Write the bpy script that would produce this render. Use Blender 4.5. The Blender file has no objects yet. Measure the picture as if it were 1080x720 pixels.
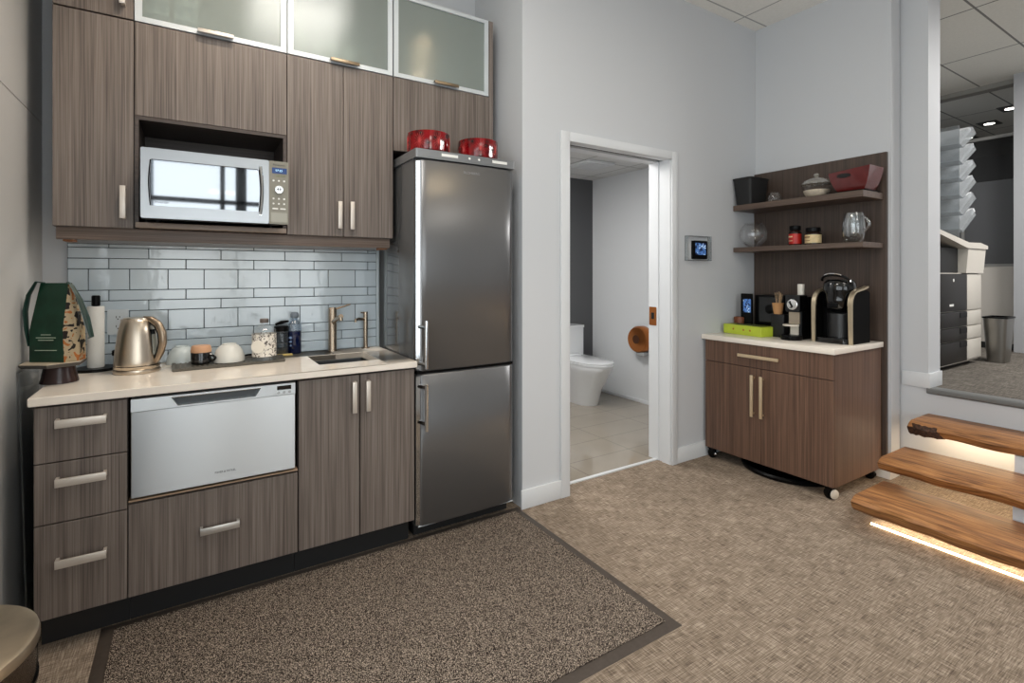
import bpy, bmesh, math, random
from mathutils import Vector, Matrix
random.seed(7)
S = bpy.context.scene
COL = S.collection
PI = math.pi

# ------------------------------------------------------------------ colours
def lin(c):
    out = []
    for v in c:
        v = v / 255.0
        out.append(v / 12.92 if v <= 0.04045 else ((v + 0.055) / 1.055) ** 2.4)
    return (out[0], out[1], out[2], 1.0)

MATS = {}
def base_mat(name):
    m = bpy.data.materials.new(name)
    m.use_nodes = True
    nt = m.node_tree
    for n in list(nt.nodes):
        nt.nodes.remove(n)
    out = nt.nodes.new('ShaderNodeOutputMaterial')
    return m, nt, out

def N(nt, kind, **kw):
    n = nt.nodes.new(kind)
    for k, v in kw.items():
        if k in n.inputs:
            n.inputs[k].default_value = v
        else:
            setattr(n, k, v)
    return n

def L(nt, a, ao, b, bi):
    nt.links.new(a.outputs[ao], b.inputs[bi])

def pm(name, col, rough=0.5, metal=0.0, emit=None, estr=0.0, coat=0.0, spec=None, noise=0.0, nscale=40.0, bump=0.0, bscale=80.0, stretch=(1, 1, 1), aniso=0.0, arot=0.0):
    """plain principled material with optional procedural colour variation and bump"""
    if name in MATS:
        return MATS[name]
    m, nt, out = base_mat(name)
    p = N(nt, 'ShaderNodeBsdfPrincipled')
    c = lin(col)
    p.inputs['Base Color'].default_value = c
    p.inputs['Roughness'].default_value = rough
    p.inputs['Metallic'].default_value = metal
    p.inputs['Coat Weight'].default_value = coat
    p.inputs['Coat Roughness'].default_value = 0.06
    if aniso:
        p.inputs['Anisotropic'].default_value = aniso
        p.inputs['Anisotropic Rotation'].default_value = arot
        tg = N(nt, 'ShaderNodeTangent', direction_type='RADIAL', axis='Z')
        L(nt, tg, 'Tangent', p, 'Tangent')
    if spec is not None:
        p.inputs['Specular IOR Level'].default_value = spec
    if emit is not None:
        p.inputs['Emission Color'].default_value = lin(emit)
        p.inputs['Emission Strength'].default_value = estr
    tc = None
    if noise or bump:
        tc = N(nt, 'ShaderNodeTexCoord')
        mp = N(nt, 'ShaderNodeMapping')
        mp.inputs['Scale'].default_value = stretch
        L(nt, tc, 'Object', mp, 'Vector')
    if noise:
        nz = N(nt, 'ShaderNodeTexNoise', Scale=nscale, Detail=4.0)
        L(nt, mp, 'Vector', nz, 'Vector')
        cr = N(nt, 'ShaderNodeValToRGB')
        cr.color_ramp.elements[0].position = 0.3
        cr.color_ramp.elements[1].position = 0.7
        cr.color_ramp.elements[0].color = tuple(max(0, v * (1 - noise)) for v in c[:3]) + (1,)
        cr.color_ramp.elements[1].color = tuple(min(1, v * (1 + noise)) for v in c[:3]) + (1,)
        L(nt, nz, 'Fac', cr, 'Fac')
        L(nt, cr, 'Color', p, 'Base Color')
    if bump:
        nb = N(nt, 'ShaderNodeTexNoise', Scale=bscale, Detail=3.0)
        L(nt, mp, 'Vector', nb, 'Vector')
        bp = N(nt, 'ShaderNodeBump', Strength=bump, Distance=0.004)
        L(nt, nb, 'Fac', bp, 'Height')
        L(nt, bp, 'Normal', p, 'Normal')
    L(nt, p, 'BSDF', out, 'Surface')
    MATS[name] = m
    return m

def wood_mat(name, dark, light, axis='z', rough=0.45):
    """linear-grain laminate: fine streaks running along one axis"""
    if name in MATS:
        return MATS[name]
    m, nt, out = base_mat(name)
    p = N(nt, 'ShaderNodeBsdfPrincipled', Roughness=rough)
    tc = N(nt, 'ShaderNodeTexCoord')
    def streak(s, along, detail):
        mp = N(nt, 'ShaderNodeMapping')
        sc = [s, s, s]
        sc['xyz'.index(axis)] = along
        mp.inputs['Scale'].default_value = sc
        L(nt, tc, 'Object', mp, 'Vector')
        n = N(nt, 'ShaderNodeTexNoise', Scale=1.0, Detail=detail, Roughness=0.6)
        L(nt, mp, 'Vector', n, 'Vector')
        return n
    a = streak(330, 2.6, 2.0)
    b = streak(95, 1.0, 3.0)
    mx = N(nt, 'ShaderNodeMath', operation='MULTIPLY_ADD')
    mx.inputs[1].default_value = 0.5
    L(nt, a, 'Fac', mx, 0)
    sc = N(nt, 'ShaderNodeMath', operation='MULTIPLY')
    sc.inputs[1].default_value = 0.5
    L(nt, b, 'Fac', sc, 0)
    L(nt, sc, 'Value', mx, 2)
    cr = N(nt, 'ShaderNodeValToRGB')
    e = cr.color_ramp.elements
    e[0].position = 0.33; e[1].position = 0.68
    e[0].color = lin(dark); e[1].color = lin(light)
    L(nt, mx, 'Value', cr, 'Fac')
    L(nt, cr, 'Color', p, 'Base Color')
    bp = N(nt, 'ShaderNodeBump', Strength=0.12, Distance=0.002)
    L(nt, mx, 'Value', bp, 'Height')
    L(nt, bp, 'Normal', p, 'Normal')
    L(nt, p, 'BSDF', out, 'Surface')
    MATS[name] = m
    return m

def glass_mat(name, tint=(255, 255, 255), edge=0.10, face=0.05, rough=0.02, body=0.0, bodycol=(230, 235, 235)):
    """thin clear glass: see-through with a fresnel reflection"""
    if name in MATS:
        return MATS[name]
    m, nt, out = base_mat(name)
    tr = N(nt, 'ShaderNodeBsdfTransparent', Color=lin(tint))
    gl = N(nt, 'ShaderNodeBsdfGlossy', Roughness=rough)
    lw = N(nt, 'ShaderNodeLayerWeight', Blend=0.35)
    ma = N(nt, 'ShaderNodeMath', operation='MULTIPLY_ADD')
    ma.inputs[1].default_value = edge * 4
    ma.inputs[2].default_value = face
    L(nt, lw, 'Facing', ma, 0)
    mn = N(nt, 'ShaderNodeMath', operation='MINIMUM')
    mn.inputs[1].default_value = 0.9
    L(nt, ma, 'Value', mn, 0)
    src = tr
    if body:
        df = N(nt, 'ShaderNodeBsdfDiffuse', Color=lin(bodycol))
        mb = N(nt, 'ShaderNodeMixShader')
        mb.inputs[0].default_value = body
        L(nt, tr, 'BSDF', mb, 1)
        L(nt, df, 'BSDF', mb, 2)
        src = mb
    mx = N(nt, 'ShaderNodeMixShader')
    L(nt, mn, 'Value', mx, 0)
    nt.links.new(src.outputs[0], mx.inputs[1])
    L(nt, gl, 'BSDF', mx, 2)
    L(nt, mx, 'Shader', out, 'Surface')
    MATS[name] = m
    return m

# ------------------------------------------------------------------ object helpers
def obj(name, bm, mat, parent=None, origin=None, smooth=True, angle=35):
    """link one bmesh (in world coordinates) as one object; children share their parent's origin"""
    root = parent
    while root is not None and root.parent is not None:
        root = root.parent
    org = Vector(origin) if origin is not None else (root.location.copy() if root is not None else Vector((0, 0, 0)))
    bmesh.ops.recalc_face_normals(bm, faces=bm.faces[:])
    bmesh.ops.translate(bm, verts=bm.verts[:], vec=-org)
    me = bpy.data.meshes.new(name)
    bm.to_mesh(me)
    bm.free()
    if smooth:
        for p in me.polygons:
            p.use_smooth = True
        me.set_sharp_from_angle(angle=math.radians(angle))
    if mat is not None:
        for mm in (mat if isinstance(mat, (list, tuple)) else [mat]):
            me.materials.append(mm)
    o = bpy.data.objects.new(name, me)
    COL.objects.link(o)
    if parent is None:
        o.location = org
    else:
        o.parent = parent
    return o

def thing(name, label, cat, loc, group=None):
    o = bpy.data.objects.new(name, None)
    o.empty_display_size = 0.05
    o.location = loc
    COL.objects.link(o)
    o['label'] = label
    o['category'] = cat
    if group:
        o['group'] = group
    return o

def tag(o, label, cat, group=None):
    o['label'] = label
    o['category'] = cat
    if group:
        o['group'] = group
    return o

def struct(name, bm, mat, parent=None, smooth=True):
    o = obj(name, bm, mat, parent, smooth=smooth)
    if parent is None:
        o['kind'] = 'structure'
    return o

def B():
    return bmesh.new()

def box(bm, x0, x1, y0, y1, z0, z1, bev=0.0, seg=2, mi=0):
    v = [bm.verts.new((x, y, z)) for x in (x0, x1) for y in (y0, y1) for z in (z0, z1)]
    fs = []
    for idx in ((0, 1, 3, 2), (4, 6, 7, 5), (0, 4, 5, 1), (2, 3, 7, 6), (0, 2, 6, 4), (1, 5, 7, 3)):
        f = bm.faces.new([v[i] for i in idx]); f.material_index = mi; fs.append(f)
    if bev > 0:
        es = list({e for f in fs for e in f.edges})
        bmesh.ops.bevel(bm, geom=es, offset=bev, segments=seg, affect='EDGES', profile=0.5)
    return bm

def rbox(bm, x0, x1, y0, y1, z0, z1, r, seg=5, axis='z', bev=0.0):
    """box with rounded edges along one axis"""
    def rr(a0, a1, b0, b1):
        pts = []
        for cx, cy, st in ((a1 - r, b1 - r, 0), (a0 + r, b1 - r, 90), (a0 + r, b0 + r, 180), (a1 - r, b0 + r, 270)):
            for i in range(seg + 1):
                t = math.radians(st + 90 * i / seg)
                pts.append((cx + r * math.cos(t), cy + r * math.sin(t)))
        return pts
    if axis == 'z':
        rings = [[(a, b, z) for a, b in rr(x0, x1, y0, y1)] for z in (z0, z1)]
    elif axis == 'x':
        rings = [[(x, a, b) for a, b in rr(y0, y1, z0, z1)] for x in (x0, x1)]
    else:
        rings = [[(a, y, b) for a, b in rr(x0, x1, z0, z1)] for y in (y0, y1)]
    return loft(bm, rings)

def loft(bm, rings, cap0=True, cap1=True, closed=True, mi=0):
    vs = [[bm.verts.new(p) for p in r] for r in rings]
    n = len(vs[0])
    for i in range(len(vs) - 1):
        for k in range(n if closed else n - 1):
            f = bm.faces.new((vs[i][k], vs[i][(k + 1) % n], vs[i + 1][(k + 1) % n], vs[i + 1][k]))
            f.material_index = mi
    if closed:
        if cap0:
            bm.faces.new(vs[0][::-1]).material_index = mi
        if cap1:
            bm.faces.new(vs[-1]).material_index = mi
    return bm

def lathe(bm, prof, cx, cy, seg=32, sx=1.0, sy=1.0, cap0=True, cap1=True):
    rings = []
    for r, z in prof:
        r = max(r, 1e-5)
        rings.append([(cx + sx * r * math.cos(2 * PI * k / seg), cy + sy * r * math.sin(2 * PI * k / seg), z) for k in range(seg)])
    return loft(bm, rings, cap0, cap1)

def lathe_axis(bm, prof, c, axis, seg=28):
    """profile [(radius, distance along axis)] about an arbitrary axis"""
    a = Vector(axis).normalized()
    u = a.orthogonal().normalized()
    w = a.cross(u)
    c = Vector(c)
    rings = []
    for r, d in prof:
        r = max(r, 1e-5)
        rings.append([tuple(c + a * d + (u * math.cos(2 * PI * k / seg) + w * math.sin(2 * PI * k / seg)) * r) for k in range(seg)])
    return loft(bm, rings)

def tube(bm, pts, r, seg=12, closed=False, flat=None):
    """sweep a circle (or an ellipse r x flat) along points"""
    P = [Vector(p) for p in pts]
    rad = r if isinstance(r, (list, tuple)) else [r] * len(P)
    rings = []
    n = len(P)
    up = None
    for i in range(n):
        if closed:
            t = (P[(i + 1) % n] - P[i - 1]).normalized()
        else:
            t = (P[min(i + 1, n - 1)] - P[max(i - 1, 0)]).normalized()
        if up is None:
            up = t.orthogonal().normalized() if abs(t.z) > 0.9 else Vector((0, 0, 1)).cross(t).normalized()
        u = (up - t * up.dot(t))
        u = u.normalized() if u.length > 1e-6 else t.orthogonal().normalized()
        up = u
        w = t.cross(u)
        f = 1.0 if flat is None else flat
        rings.append([tuple(P[i] + u * math.cos(2 * PI * k / seg) * rad[i] + w * math.sin(2 * PI * k / seg) * rad[i] * f) for k in range(seg)])
    if closed:
        rings.append(rings[0])
        loft(bm, rings, False, False)
        bmesh.ops.remove_doubles(bm, verts=bm.verts[:], dist=1e-6)
    else:
        loft(bm, rings)
    return bm

def prism(bm, poly, axis, a, b):
    """extrude a 2D polygon along x, y or z between a and b"""
    def pt(p, q):
        return {'x': (q, p[0], p[1]), 'y': (p[0], q, p[1]), 'z': (p[0], p[1], q)}[axis]
    return loft(bm, [[pt(p, a) for p in poly], [pt(p, b) for p in poly]])

def arc(c, r, a0, a1, n, rz=None):
    rz = r if rz is None else rz
    return [(c[0] + r * math.cos(math.radians(a0 + (a1 - a0) * i / n)), c[1] + rz * math.sin(math.radians(a0 + (a1 - a0) * i / n))) for i in range(n + 1)]

def frame(bm, x0, x1, z0, z1, w, y0, y1, wt=None, wb=None):
    """picture-frame style rectangle in an XZ plane"""
    wt = w if wt is None else wt
    wb = w if wb is None else wb
    box(bm, x0, x0 + w, y0, y1, z0, z1); box(bm, x1 - w, x1, y0, y1, z0, z1)
    box(bm, x0 + w, x1 - w, y0, y1, z1 - wt, z1); box(bm, x0 + w, x1 - w, y0, y1, z0, z0 + wb)
    return bm

def lettering(name, text, size, loc, rot, mat, parent, depth=0.0006, align='CENTER', width=1.0):
    cu = bpy.data.curves.new(name, 'FONT')
    cu.body = text
    cu.size = size
    cu.extrude = depth
    cu.align_x = align
    cu.align_y = 'CENTER'
    tmp = bpy.data.objects.new(name + '_tmp', cu)
    COL.objects.link(tmp)
    dg = bpy.context.evaluated_depsgraph_get()
    me = bpy.data.meshes.new_from_object(tmp.evaluated_get(dg))
    bpy.data.objects.remove(tmp)
    root = parent
    while root.parent is not None:
        root = root.parent
    M = Matrix.Translation(Vector(loc) - root.location) @ rot.to_4x4() @ Matrix.Diagonal((width, 1, 1, 1))
    me.transform(M)
    me.materials.append(mat)
    o = bpy.data.objects.new(name, me)
    COL.objects.link(o)
    o.parent = parent
    return o
ROT_FRONT = Matrix.Rotation(PI / 2, 3, 'X')                                   # reads on a face that looks towards -Y
ROT_SIDE = Matrix.Rotation(-PI / 2, 3, 'Z') @ Matrix.Rotation(PI / 2, 3, 'X')  # reads on a face that looks towards -X

# ------------------------------------------------------------------ materials
M_wall = pm('wall_paint', (203, 205, 208), 0.6, bump=0.03, bscale=220)
M_wall_grey = pm('grey_panel_paint', (198, 198, 197), 0.55)
M_white = pm('white_trim_paint', (216, 218, 220), 0.4)
M_wood = wood_mat('walnut_laminate', (72, 61, 55), (138, 127, 119), 'z')
M_wood_h = wood_mat('walnut_laminate_horizontal', (70, 58, 51), (134, 117, 106), 'x')
M_wood_hy = wood_mat('walnut_laminate_shelf', (60, 48, 41), (112, 93, 81), 'y')
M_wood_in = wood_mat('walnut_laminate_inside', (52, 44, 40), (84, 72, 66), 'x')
M_kick = pm('black_toe_kick', (30, 30, 31), 0.5)
M_gap = pm('dark_recess', (16, 16, 16), 0.7)
M_quartz = pm('cream_quartz', (238, 229, 217), 0.12, noise=0.03, nscale=14)
M_handle = pm('brushed_nickel', (216, 207, 197), 0.42, 0.6)
M_bronze = pm('bronze_pull', (150, 132, 110), 0.35, 1.0)
M_steel = pm('stainless_steel', (200, 203, 205), 0.3, 1.0, aniso=0.96, arot=0.25)
M_steel_bright = pm('polished_steel', (214, 216, 218), 0.09, 1.0)
M_mirror = pm('mirrored_oven_window', (142, 145, 149), 0.03, 1.0)
M_steel_dark = pm('dark_steel', (120, 122, 124), 0.3, 1.0)
M_fridge = pm('graphite_steel', (122, 122, 123), 0.3, 0.75)
M_fridge_side = pm('graphite_paint', (96, 97, 98), 0.12, 0.3, coat=0.3)
M_black = pm('black_plastic', (10, 10, 11), 0.32, spec=0.14)
M_black_gloss = pm('gloss_black', (8, 8, 9), 0.08, coat=0.4)
M_black_matte = pm('matte_black', (18, 18, 19), 0.6)
M_grey_plastic = pm('grey_plastic', (120, 121, 122), 0.4)
M_alu = pm('silver_anodised_aluminium', (206, 212, 216), 0.4, 0.3)
M_ceramic = pm('white_ceramic', (226, 228, 230), 0.12, coat=0.3)
M_celadon = pm('pale_celadon_glaze', (206, 214, 213), 0.15)
M_glass = glass_mat('clear_glass', edge=0.07, face=0.04)
M_window = glass_mat('window_glass', (250, 252, 252), edge=0.08, face=0.04, rough=0.0)
M_acrylic = glass_mat('clear_acrylic', (225, 228, 230), edge=0.12, face=0.06, rough=0.08, body=0.12)
M_dimglass = glass_mat('smoked_glass', (150, 150, 150), edge=0.06, face=0.05, rough=0.02)
M_film = glass_mat('frosted_film', (140, 140, 142), edge=0.05, face=0.05, rough=0.3, body=0.45, bodycol=(120, 121, 124))
M_chrome = pm('chrome', (230, 230, 232), 0.06, 1.0)
M_nickel = pm('satin_nickel_tap', (176, 160, 142), 0.25, 1.0)
M_copper = pm('copper_plate', (190, 118, 66), 0.28, 1.0)
M_mark_dark = pm('dark_print', (58, 60, 62), 0.5)
M_mark_white = pm('white_print', (232, 232, 228), 0.5)
M_mark_grey = pm('silver_print', (170, 172, 174), 0.35, 0.6)

def frosted_mat():
    m, nt, out = base_mat('reeded_frosted_glass')
    tc = N(nt, 'ShaderNodeTexCoord')
    sep = N(nt, 'ShaderNodeSeparateXYZ')
    L(nt, tc, 'Object', sep, 'Vector')
    mu = N(nt, 'ShaderNodeMath', operation='MULTIPLY'); mu.inputs[1].default_value = 2 * PI / 0.0045
    L(nt, sep, 'Z', mu, 0)
    sn = N(nt, 'ShaderNodeMath', operation='SINE')
    L(nt, mu, 'Value', sn, 0)
    bp = N(nt, 'ShaderNodeBump', Strength=0.07, Distance=0.0006)
    L(nt, sn, 'Value', bp, 'Height')
    df = N(nt, 'ShaderNodeBsdfDiffuse', Color=lin((206, 212, 209)))
    tr = N(nt, 'ShaderNodeBsdfTransparent', Color=lin((242, 247, 244)))
    tl = N(nt, 'ShaderNodeBsdfTranslucent', Color=lin((224, 231, 228)))
    gl = N(nt, 'ShaderNodeBsdfGlossy', Roughness=0.14)
    L(nt, bp, 'Normal', gl, 'Normal')
    m1 = N(nt, 'ShaderNodeMixShader'); m1.inputs[0].default_value = 0.45
    L(nt, df, 'BSDF', m1, 1); L(nt, tl, 'BSDF', m1, 2)
    m2 = N(nt, 'ShaderNodeMixShader'); m2.inputs[0].default_value = 0.62
    L(nt, m1, 'Shader', m2, 1); L(nt, tr, 'BSDF', m2, 2)
    m3 = N(nt, 'ShaderNodeMixShader'); m3.inputs[0].default_value = 0.06
    L(nt, m2, 'Shader', m3, 1); L(nt, gl, 'BSDF', m3, 2)
    L(nt, m3, 'Shader', out, 'Surface')
    return m
M_frost = frosted_mat()

def carpet_mat(name, dark, mid, light):
    """woven broadloom: short crossing threads in two directions over a mottled ground"""
    m, nt, out = base_mat(name)
    p = N(nt, 'ShaderNodeBsdfPrincipled', Roughness=0.95)
    p.inputs['Specular IOR Level'].default_value = 0.15
    tc = N(nt, 'ShaderNodeTexCoord')
    def st(sx, sy, detail=2.0):
        mp = N(nt, 'ShaderNodeMapping'); mp.inputs['Scale'].default_value = (sx, sy, 1)
        L(nt, tc, 'Object', mp, 'Vector')
        n = N(nt, 'ShaderNodeTexNoise', Scale=1.0, Detail=detail, Roughness=0.55)
        L(nt, mp, 'Vector', n, 'Vector')
        return n
    a = st(16, 330, 1.0); b = st(330, 16, 1.0); c = st(9, 10, 4.0)
    mxm = N(nt, 'ShaderNodeMath', operation='MAXIMUM')
    L(nt, a, 'Fac', mxm, 0); L(nt, b, 'Fac', mxm, 1)
    mnm = N(nt, 'ShaderNodeMath', operation='MINIMUM')
    L(nt, a, 'Fac', mnm, 0); L(nt, b, 'Fac', mnm, 1)
    ad = N(nt, 'ShaderNodeMath', operation='ADD')
    L(nt, mxm, 'Value', ad, 0); L(nt, mnm, 'Value', ad, 1)
    h = N(nt, 'ShaderNodeMath', operation='MULTIPLY_ADD'); h.inputs[1].default_value = 0.42
    L(nt, ad, 'Value', h, 0)
    c2 = N(nt, 'ShaderNodeMath', operation='MULTIPLY'); c2.inputs[1].default_value = 0.16
    L(nt, c, 'Fac', c2, 0); L(nt, c2, 'Value', h, 2)
    cr = N(nt, 'ShaderNodeValToRGB')
    e = cr.color_ramp.elements
    e[0].position = 0.36; e[0].color = lin(dark)
    e[1].position = 0.66; e[1].color = lin(light)
    k = cr.color_ramp.elements.new(0.5); k.color = lin(mid)
    L(nt, h, 'Value', cr, 'Fac'); L(nt, cr, 'Color', p, 'Base Color')
    bp = N(nt, 'ShaderNodeBump', Strength=0.4, Distance=0.003)
    L(nt, h, 'Value', bp, 'Height'); L(nt, bp, 'Normal', p, 'Normal')
    L(nt, p, 'BSDF', out, 'Surface')
    return m
M_carpet = carpet_mat('woven_carpet', (88, 76, 65), (134, 119, 104), (184, 169, 152))
M_carpet_up = carpet_mat('landing_carpet', (70, 66, 61), (104, 98, 91), (140, 134, 126))

def speckle_mat(name, dark, light, scale=420.0, thr=0.58):
    m, nt, out = base_mat(name)
    p = N(nt, 'ShaderNodeBsdfPrincipled', Roughness=0.95)
    p.inputs['Specular IOR Level'].default_value = 0.1
    tc = N(nt, 'ShaderNodeTexCoord')
    n = N(nt, 'ShaderNodeTexNoise', Scale=scale, Detail=0.0)
    L(nt, tc, 'Object', n, 'Vector')
    cr = N(nt, 'ShaderNodeValToRGB')
    e = cr.color_ramp.elements
    e[0].position = thr - 0.14; e[0].color = lin(dark)
    e[1].position = thr + 0.12; e[1].color = lin(light)
    L(nt, n, 'Fac', cr, 'Fac'); L(nt, cr, 'Color', p, 'Base Color')
    bp = N(nt, 'ShaderNodeBump', Strength=0.7, Distance=0.004)
    L(nt, n, 'Fac', bp, 'Height'); L(nt, bp, 'Normal', p, 'Normal')
    L(nt, p, 'BSDF', out, 'Surface')
    return m
M_mat = speckle_mat('entrance_mat_pile', (47, 40, 36), (190, 174, 158), 330.0, 0.60)
M_rubber = pm('rubber_mat_border', (72, 63, 56), 0.55, noise=0.12, nscale=60)

def grid_mat(name, col, line, px, py, ox, oy, lw, rough=0.7, noise=0.04, spec=0.5, nscale=3.0, soft=None):
    """flat tiles with thin joints on a regular grid"""
    m, nt, out = base_mat(name)
    p = N(nt, 'ShaderNodeBsdfPrincipled', Roughness=rough)
    p.inputs['Specular IOR Level'].default_value = spec
    tc = N(nt, 'ShaderNodeTexCoord')
    sep = N(nt, 'ShaderNodeSeparateXYZ')
    L(nt, tc, 'Object', sep, 'Vector')
    outs = []
    for ax, per, off in (('X', px, ox), ('Y', py, oy)):
        s = N(nt, 'ShaderNodeMath', operation='SUBTRACT'); s.inputs[1].default_value = off
        L(nt, sep, ax, s, 0)
        pp = N(nt, 'ShaderNodeMath', operation='PINGPONG'); pp.inputs[1].default_value = per / 2
        L(nt, s, 'Value', pp, 0)
        ls = N(nt, 'ShaderNodeMath', operation='LESS_THAN'); ls.inputs[1].default_value = lw
        L(nt, pp, 'Value', ls, 0)
        outs.append(ls)
    mxm = N(nt, 'ShaderNodeMath', operation='MAXIMUM')
    L(nt, outs[0], 'Value', mxm, 0); L(nt, outs[1], 'Value', mxm, 1)
    nz = N(nt, 'ShaderNodeTexNoise', Scale=nscale, Detail=5.0)
    L(nt, tc, 'Object', nz, 'Vector')
    cr = N(nt, 'ShaderNodeValToRGB')
    c = lin(col)
    cr.color_ramp.elements[0].position = 0.3; cr.color_ramp.elements[1].position = 0.7
    cr.color_ramp.elements[0].color = tuple(v * (1 - noise) for v in c[:3]) + (1,)
    cr.color_ramp.elements[1].color = tuple(min(1, v * (1 + noise)) for v in c[:3]) + (1,)
    L(nt, nz, 'Fac', cr, 'Fac')
    mx = N(nt, 'ShaderNodeMixRGB')
    mx.inputs[2].default_value = lin(line)
    L(nt, mxm, 'Value', mx, 0); L(nt, cr, 'Color', mx, 1)
    L(nt, mx, 'Color', p, 'Base Color')
    L(nt, p, 'BSDF', out, 'Surface')
    return m
M_ceiling = grid_mat('acoustic_ceiling_tiles', (240, 238, 232), (176, 175, 172), 0.58, 0.58, 3.47, 2.26, 0.006, 0.9, 0.03, 0.1, 60)
M_ceiling_up = grid_mat('upper_ceiling_tiles', (222, 220, 212), (130, 129, 125), 1.0, 0.5, 5.55, 1.25, 0.007, 0.9, 0.03, 0.1, 60)
M_ceiling_bath = grid_mat('bathroom_ceiling_tiles', (216, 216, 215), (160, 160, 158), 0.58, 0.58, 3.66, 4.2, 0.006, 0.9, 0.02, 0.1, 60)
M_bathfloor = grid_mat('polished_grey_tiles', (158, 149, 136), (120, 112, 102), 0.58, 0.29, 2.75, 3.02, 0.0022, 0.06, 0.05, 0.7)

def tile_mat():
    m, nt, out = base_mat('pale_blue_glazed_tile')
    p = N(nt, 'ShaderNodeBsdfPrincipled', Roughness=0.07)
    p.inputs['Base Color'].default_value = lin((190, 203, 212))
    p.inputs['Coat Weight'].default_value = 0.5
    p.inputs['Coat Roughness'].default_value = 0.03
    tc = N(nt, 'ShaderNodeTexCoord')
    nb = N(nt, 'ShaderNodeTexNoise', Scale=26.0, Detail=2.0)
    L(nt, tc, 'Object', nb, 'Vector')
    bp = N(nt, 'ShaderNodeBump', Strength=0.16, Distance=0.004)
    L(nt, nb, 'Fac', bp, 'Height'); L(nt, bp, 'Normal', p, 'Normal')
    L(nt, bp, 'Normal', p, 'Coat Normal')
    L(nt, p, 'BSDF', out, 'Surface')
    return m
M_tile = tile_mat()
M_grout = pm('dark_grout', (84, 92, 98), 0.8)

def slab_wood():
    m, nt, out = base_mat('live_edge_timber')
    p = N(nt, 'ShaderNodeBsdfPrincipled', Roughness=0.5)
    tc = N(nt, 'ShaderNodeTexCoord')
    mp = N(nt, 'ShaderNodeMapping'); mp.inputs['Scale'].default_value = (9, 1.1, 14)
    L(nt, tc, 'Object', mp, 'Vector')
    n1 = N(nt, 'ShaderNodeTexNoise', Scale=1.6, Detail=6.0, Roughness=0.6, Distortion=1.6)
    L(nt, mp, 'Vector', n1, 'Vector')
    mp2 = N(nt, 'ShaderNodeMapping'); mp2.inputs['Scale'].default_value = (160, 6, 160)
    L(nt, tc, 'Object', mp2, 'Vector')
    n2 = N(nt, 'ShaderNodeTexNoise', Scale=1.0, Detail=3.0)
    L(nt, mp2, 'Vector', n2, 'Vector')
    ad = N(nt, 'ShaderNodeMath', operation='MULTIPLY_ADD'); ad.inputs[1].default_value = 0.42
    L(nt, n2, 'Fac', ad, 0)
    s = N(nt, 'ShaderNodeMath', operation='MULTIPLY'); s.inputs[1].default_value = 0.58
    L(nt, n1, 'Fac', s, 0); L(nt, s, 'Value', ad, 2)
    cr = N(nt, 'ShaderNodeValToRGB')
    e = cr.color_ramp.elements
    e[0].position = 0.33; e[0].color = lin((40, 22, 14))
    e[1].position = 0.70; e[1].color = lin((200, 146, 90))
    k = e.new(0.40); k.color = lin((108, 68, 38))
    k = e.new(0.47); k.color = lin((138, 92, 52))
    k = e.new(0.56); k.color = lin((168, 116, 68))
    L(nt, ad, 'Value', cr, 'Fac'); L(nt, cr, 'Color', p, 'Base Color')
    bp = N(nt, 'ShaderNodeBump', Strength=0.35, Distance=0.006)
    L(nt, ad, 'Value', bp, 'Height'); L(nt, bp, 'Normal', p, 'Normal')
    L(nt, p, 'BSDF', out, 'Surface')
    return m
M_slab = slab_wood()
M_bark = pm('rough_bark', (66, 42, 28), 0.85, noise=0.75, nscale=90, bump=1.0, bscale=110)

def spots_mat(name, ground, spot, accent, scale):
    m, nt, out = base_mat(name)
    p = N(nt, 'ShaderNodeBsdfPrincipled', Roughness=0.45)
    tc = N(nt, 'ShaderNodeTexCoord')
    n = N(nt, 'ShaderNodeTexNoise', Scale=scale, Detail=1.0, Distortion=0.9)
    L(nt, tc, 'Object', n, 'Vector')
    cr = N(nt, 'ShaderNodeValToRGB'); cr.color_ramp.interpolation = 'CONSTANT'
    e = cr.color_ramp.elements
    e[0].position = 0.0; e[0].color = lin(spot)
    e[1].position = 0.43; e[1].color = lin(ground)
    k = e.new(0.62); k.color = lin(accent)
    L(nt, n, 'Fac', cr, 'Fac'); L(nt, cr, 'Color', p, 'Base Color')
    L(nt, p, 'BSDF', out, 'Surface')
    return m
M_leopard = spots_mat('animal_print_paper', (214, 196, 162), (38, 30, 26), (206, 128, 66), 34.0)
M_damask = spots_mat('damask_print_glass', (226, 220, 210), (92, 84, 78), (226, 220, 210), 90.0)
M_screen = spots_mat('lit_screen_picture', (70, 110, 170), (18, 28, 60), (190, 210, 226), 42.0)
_nt = M_screen.node_tree
_p = [n for n in _nt.nodes if n.type == 'BSDF_PRINCIPLED'][0]
_c = [n for n in _nt.nodes if n.type == 'VALTORGB'][0]
_nt.links.new(_c.outputs['Color'], _p.inputs['Emission Color'])
_p.inputs['Emission Strength'].default_value = 0.5

def red_cut():
    m, nt, out = base_mat('ruby_cut_glass')
    p = N(nt, 'ShaderNodeBsdfPrincipled', Roughness=0.08)
    p.inputs['Base Color'].default_value = lin((178, 16, 24))
    p.inputs['Coat Weight'].default_value = 0.2
    tc = N(nt, 'ShaderNodeTexCoord')
    v = N(nt, 'ShaderNodeTexVoronoi', Scale=26.0)
    L(nt, tc, 'Object', v, 'Vector')
    cr = N(nt, 'ShaderNodeValToRGB')
    cr.color_ramp.elements[0].color = lin((30, 2, 4)); cr.color_ramp.elements[1].color = lin((128, 6, 14))
    cr.color_ramp.elements[0].position = 0.1; cr.color_ramp.elements[1].position = 0.65
    L(nt, v, 'Distance', cr, 'Fac'); L(nt, cr, 'Color', p, 'Base Color')
    L(nt, p, 'BSDF', out, 'Surface')
    return m
M_red = red_cut()

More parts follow.
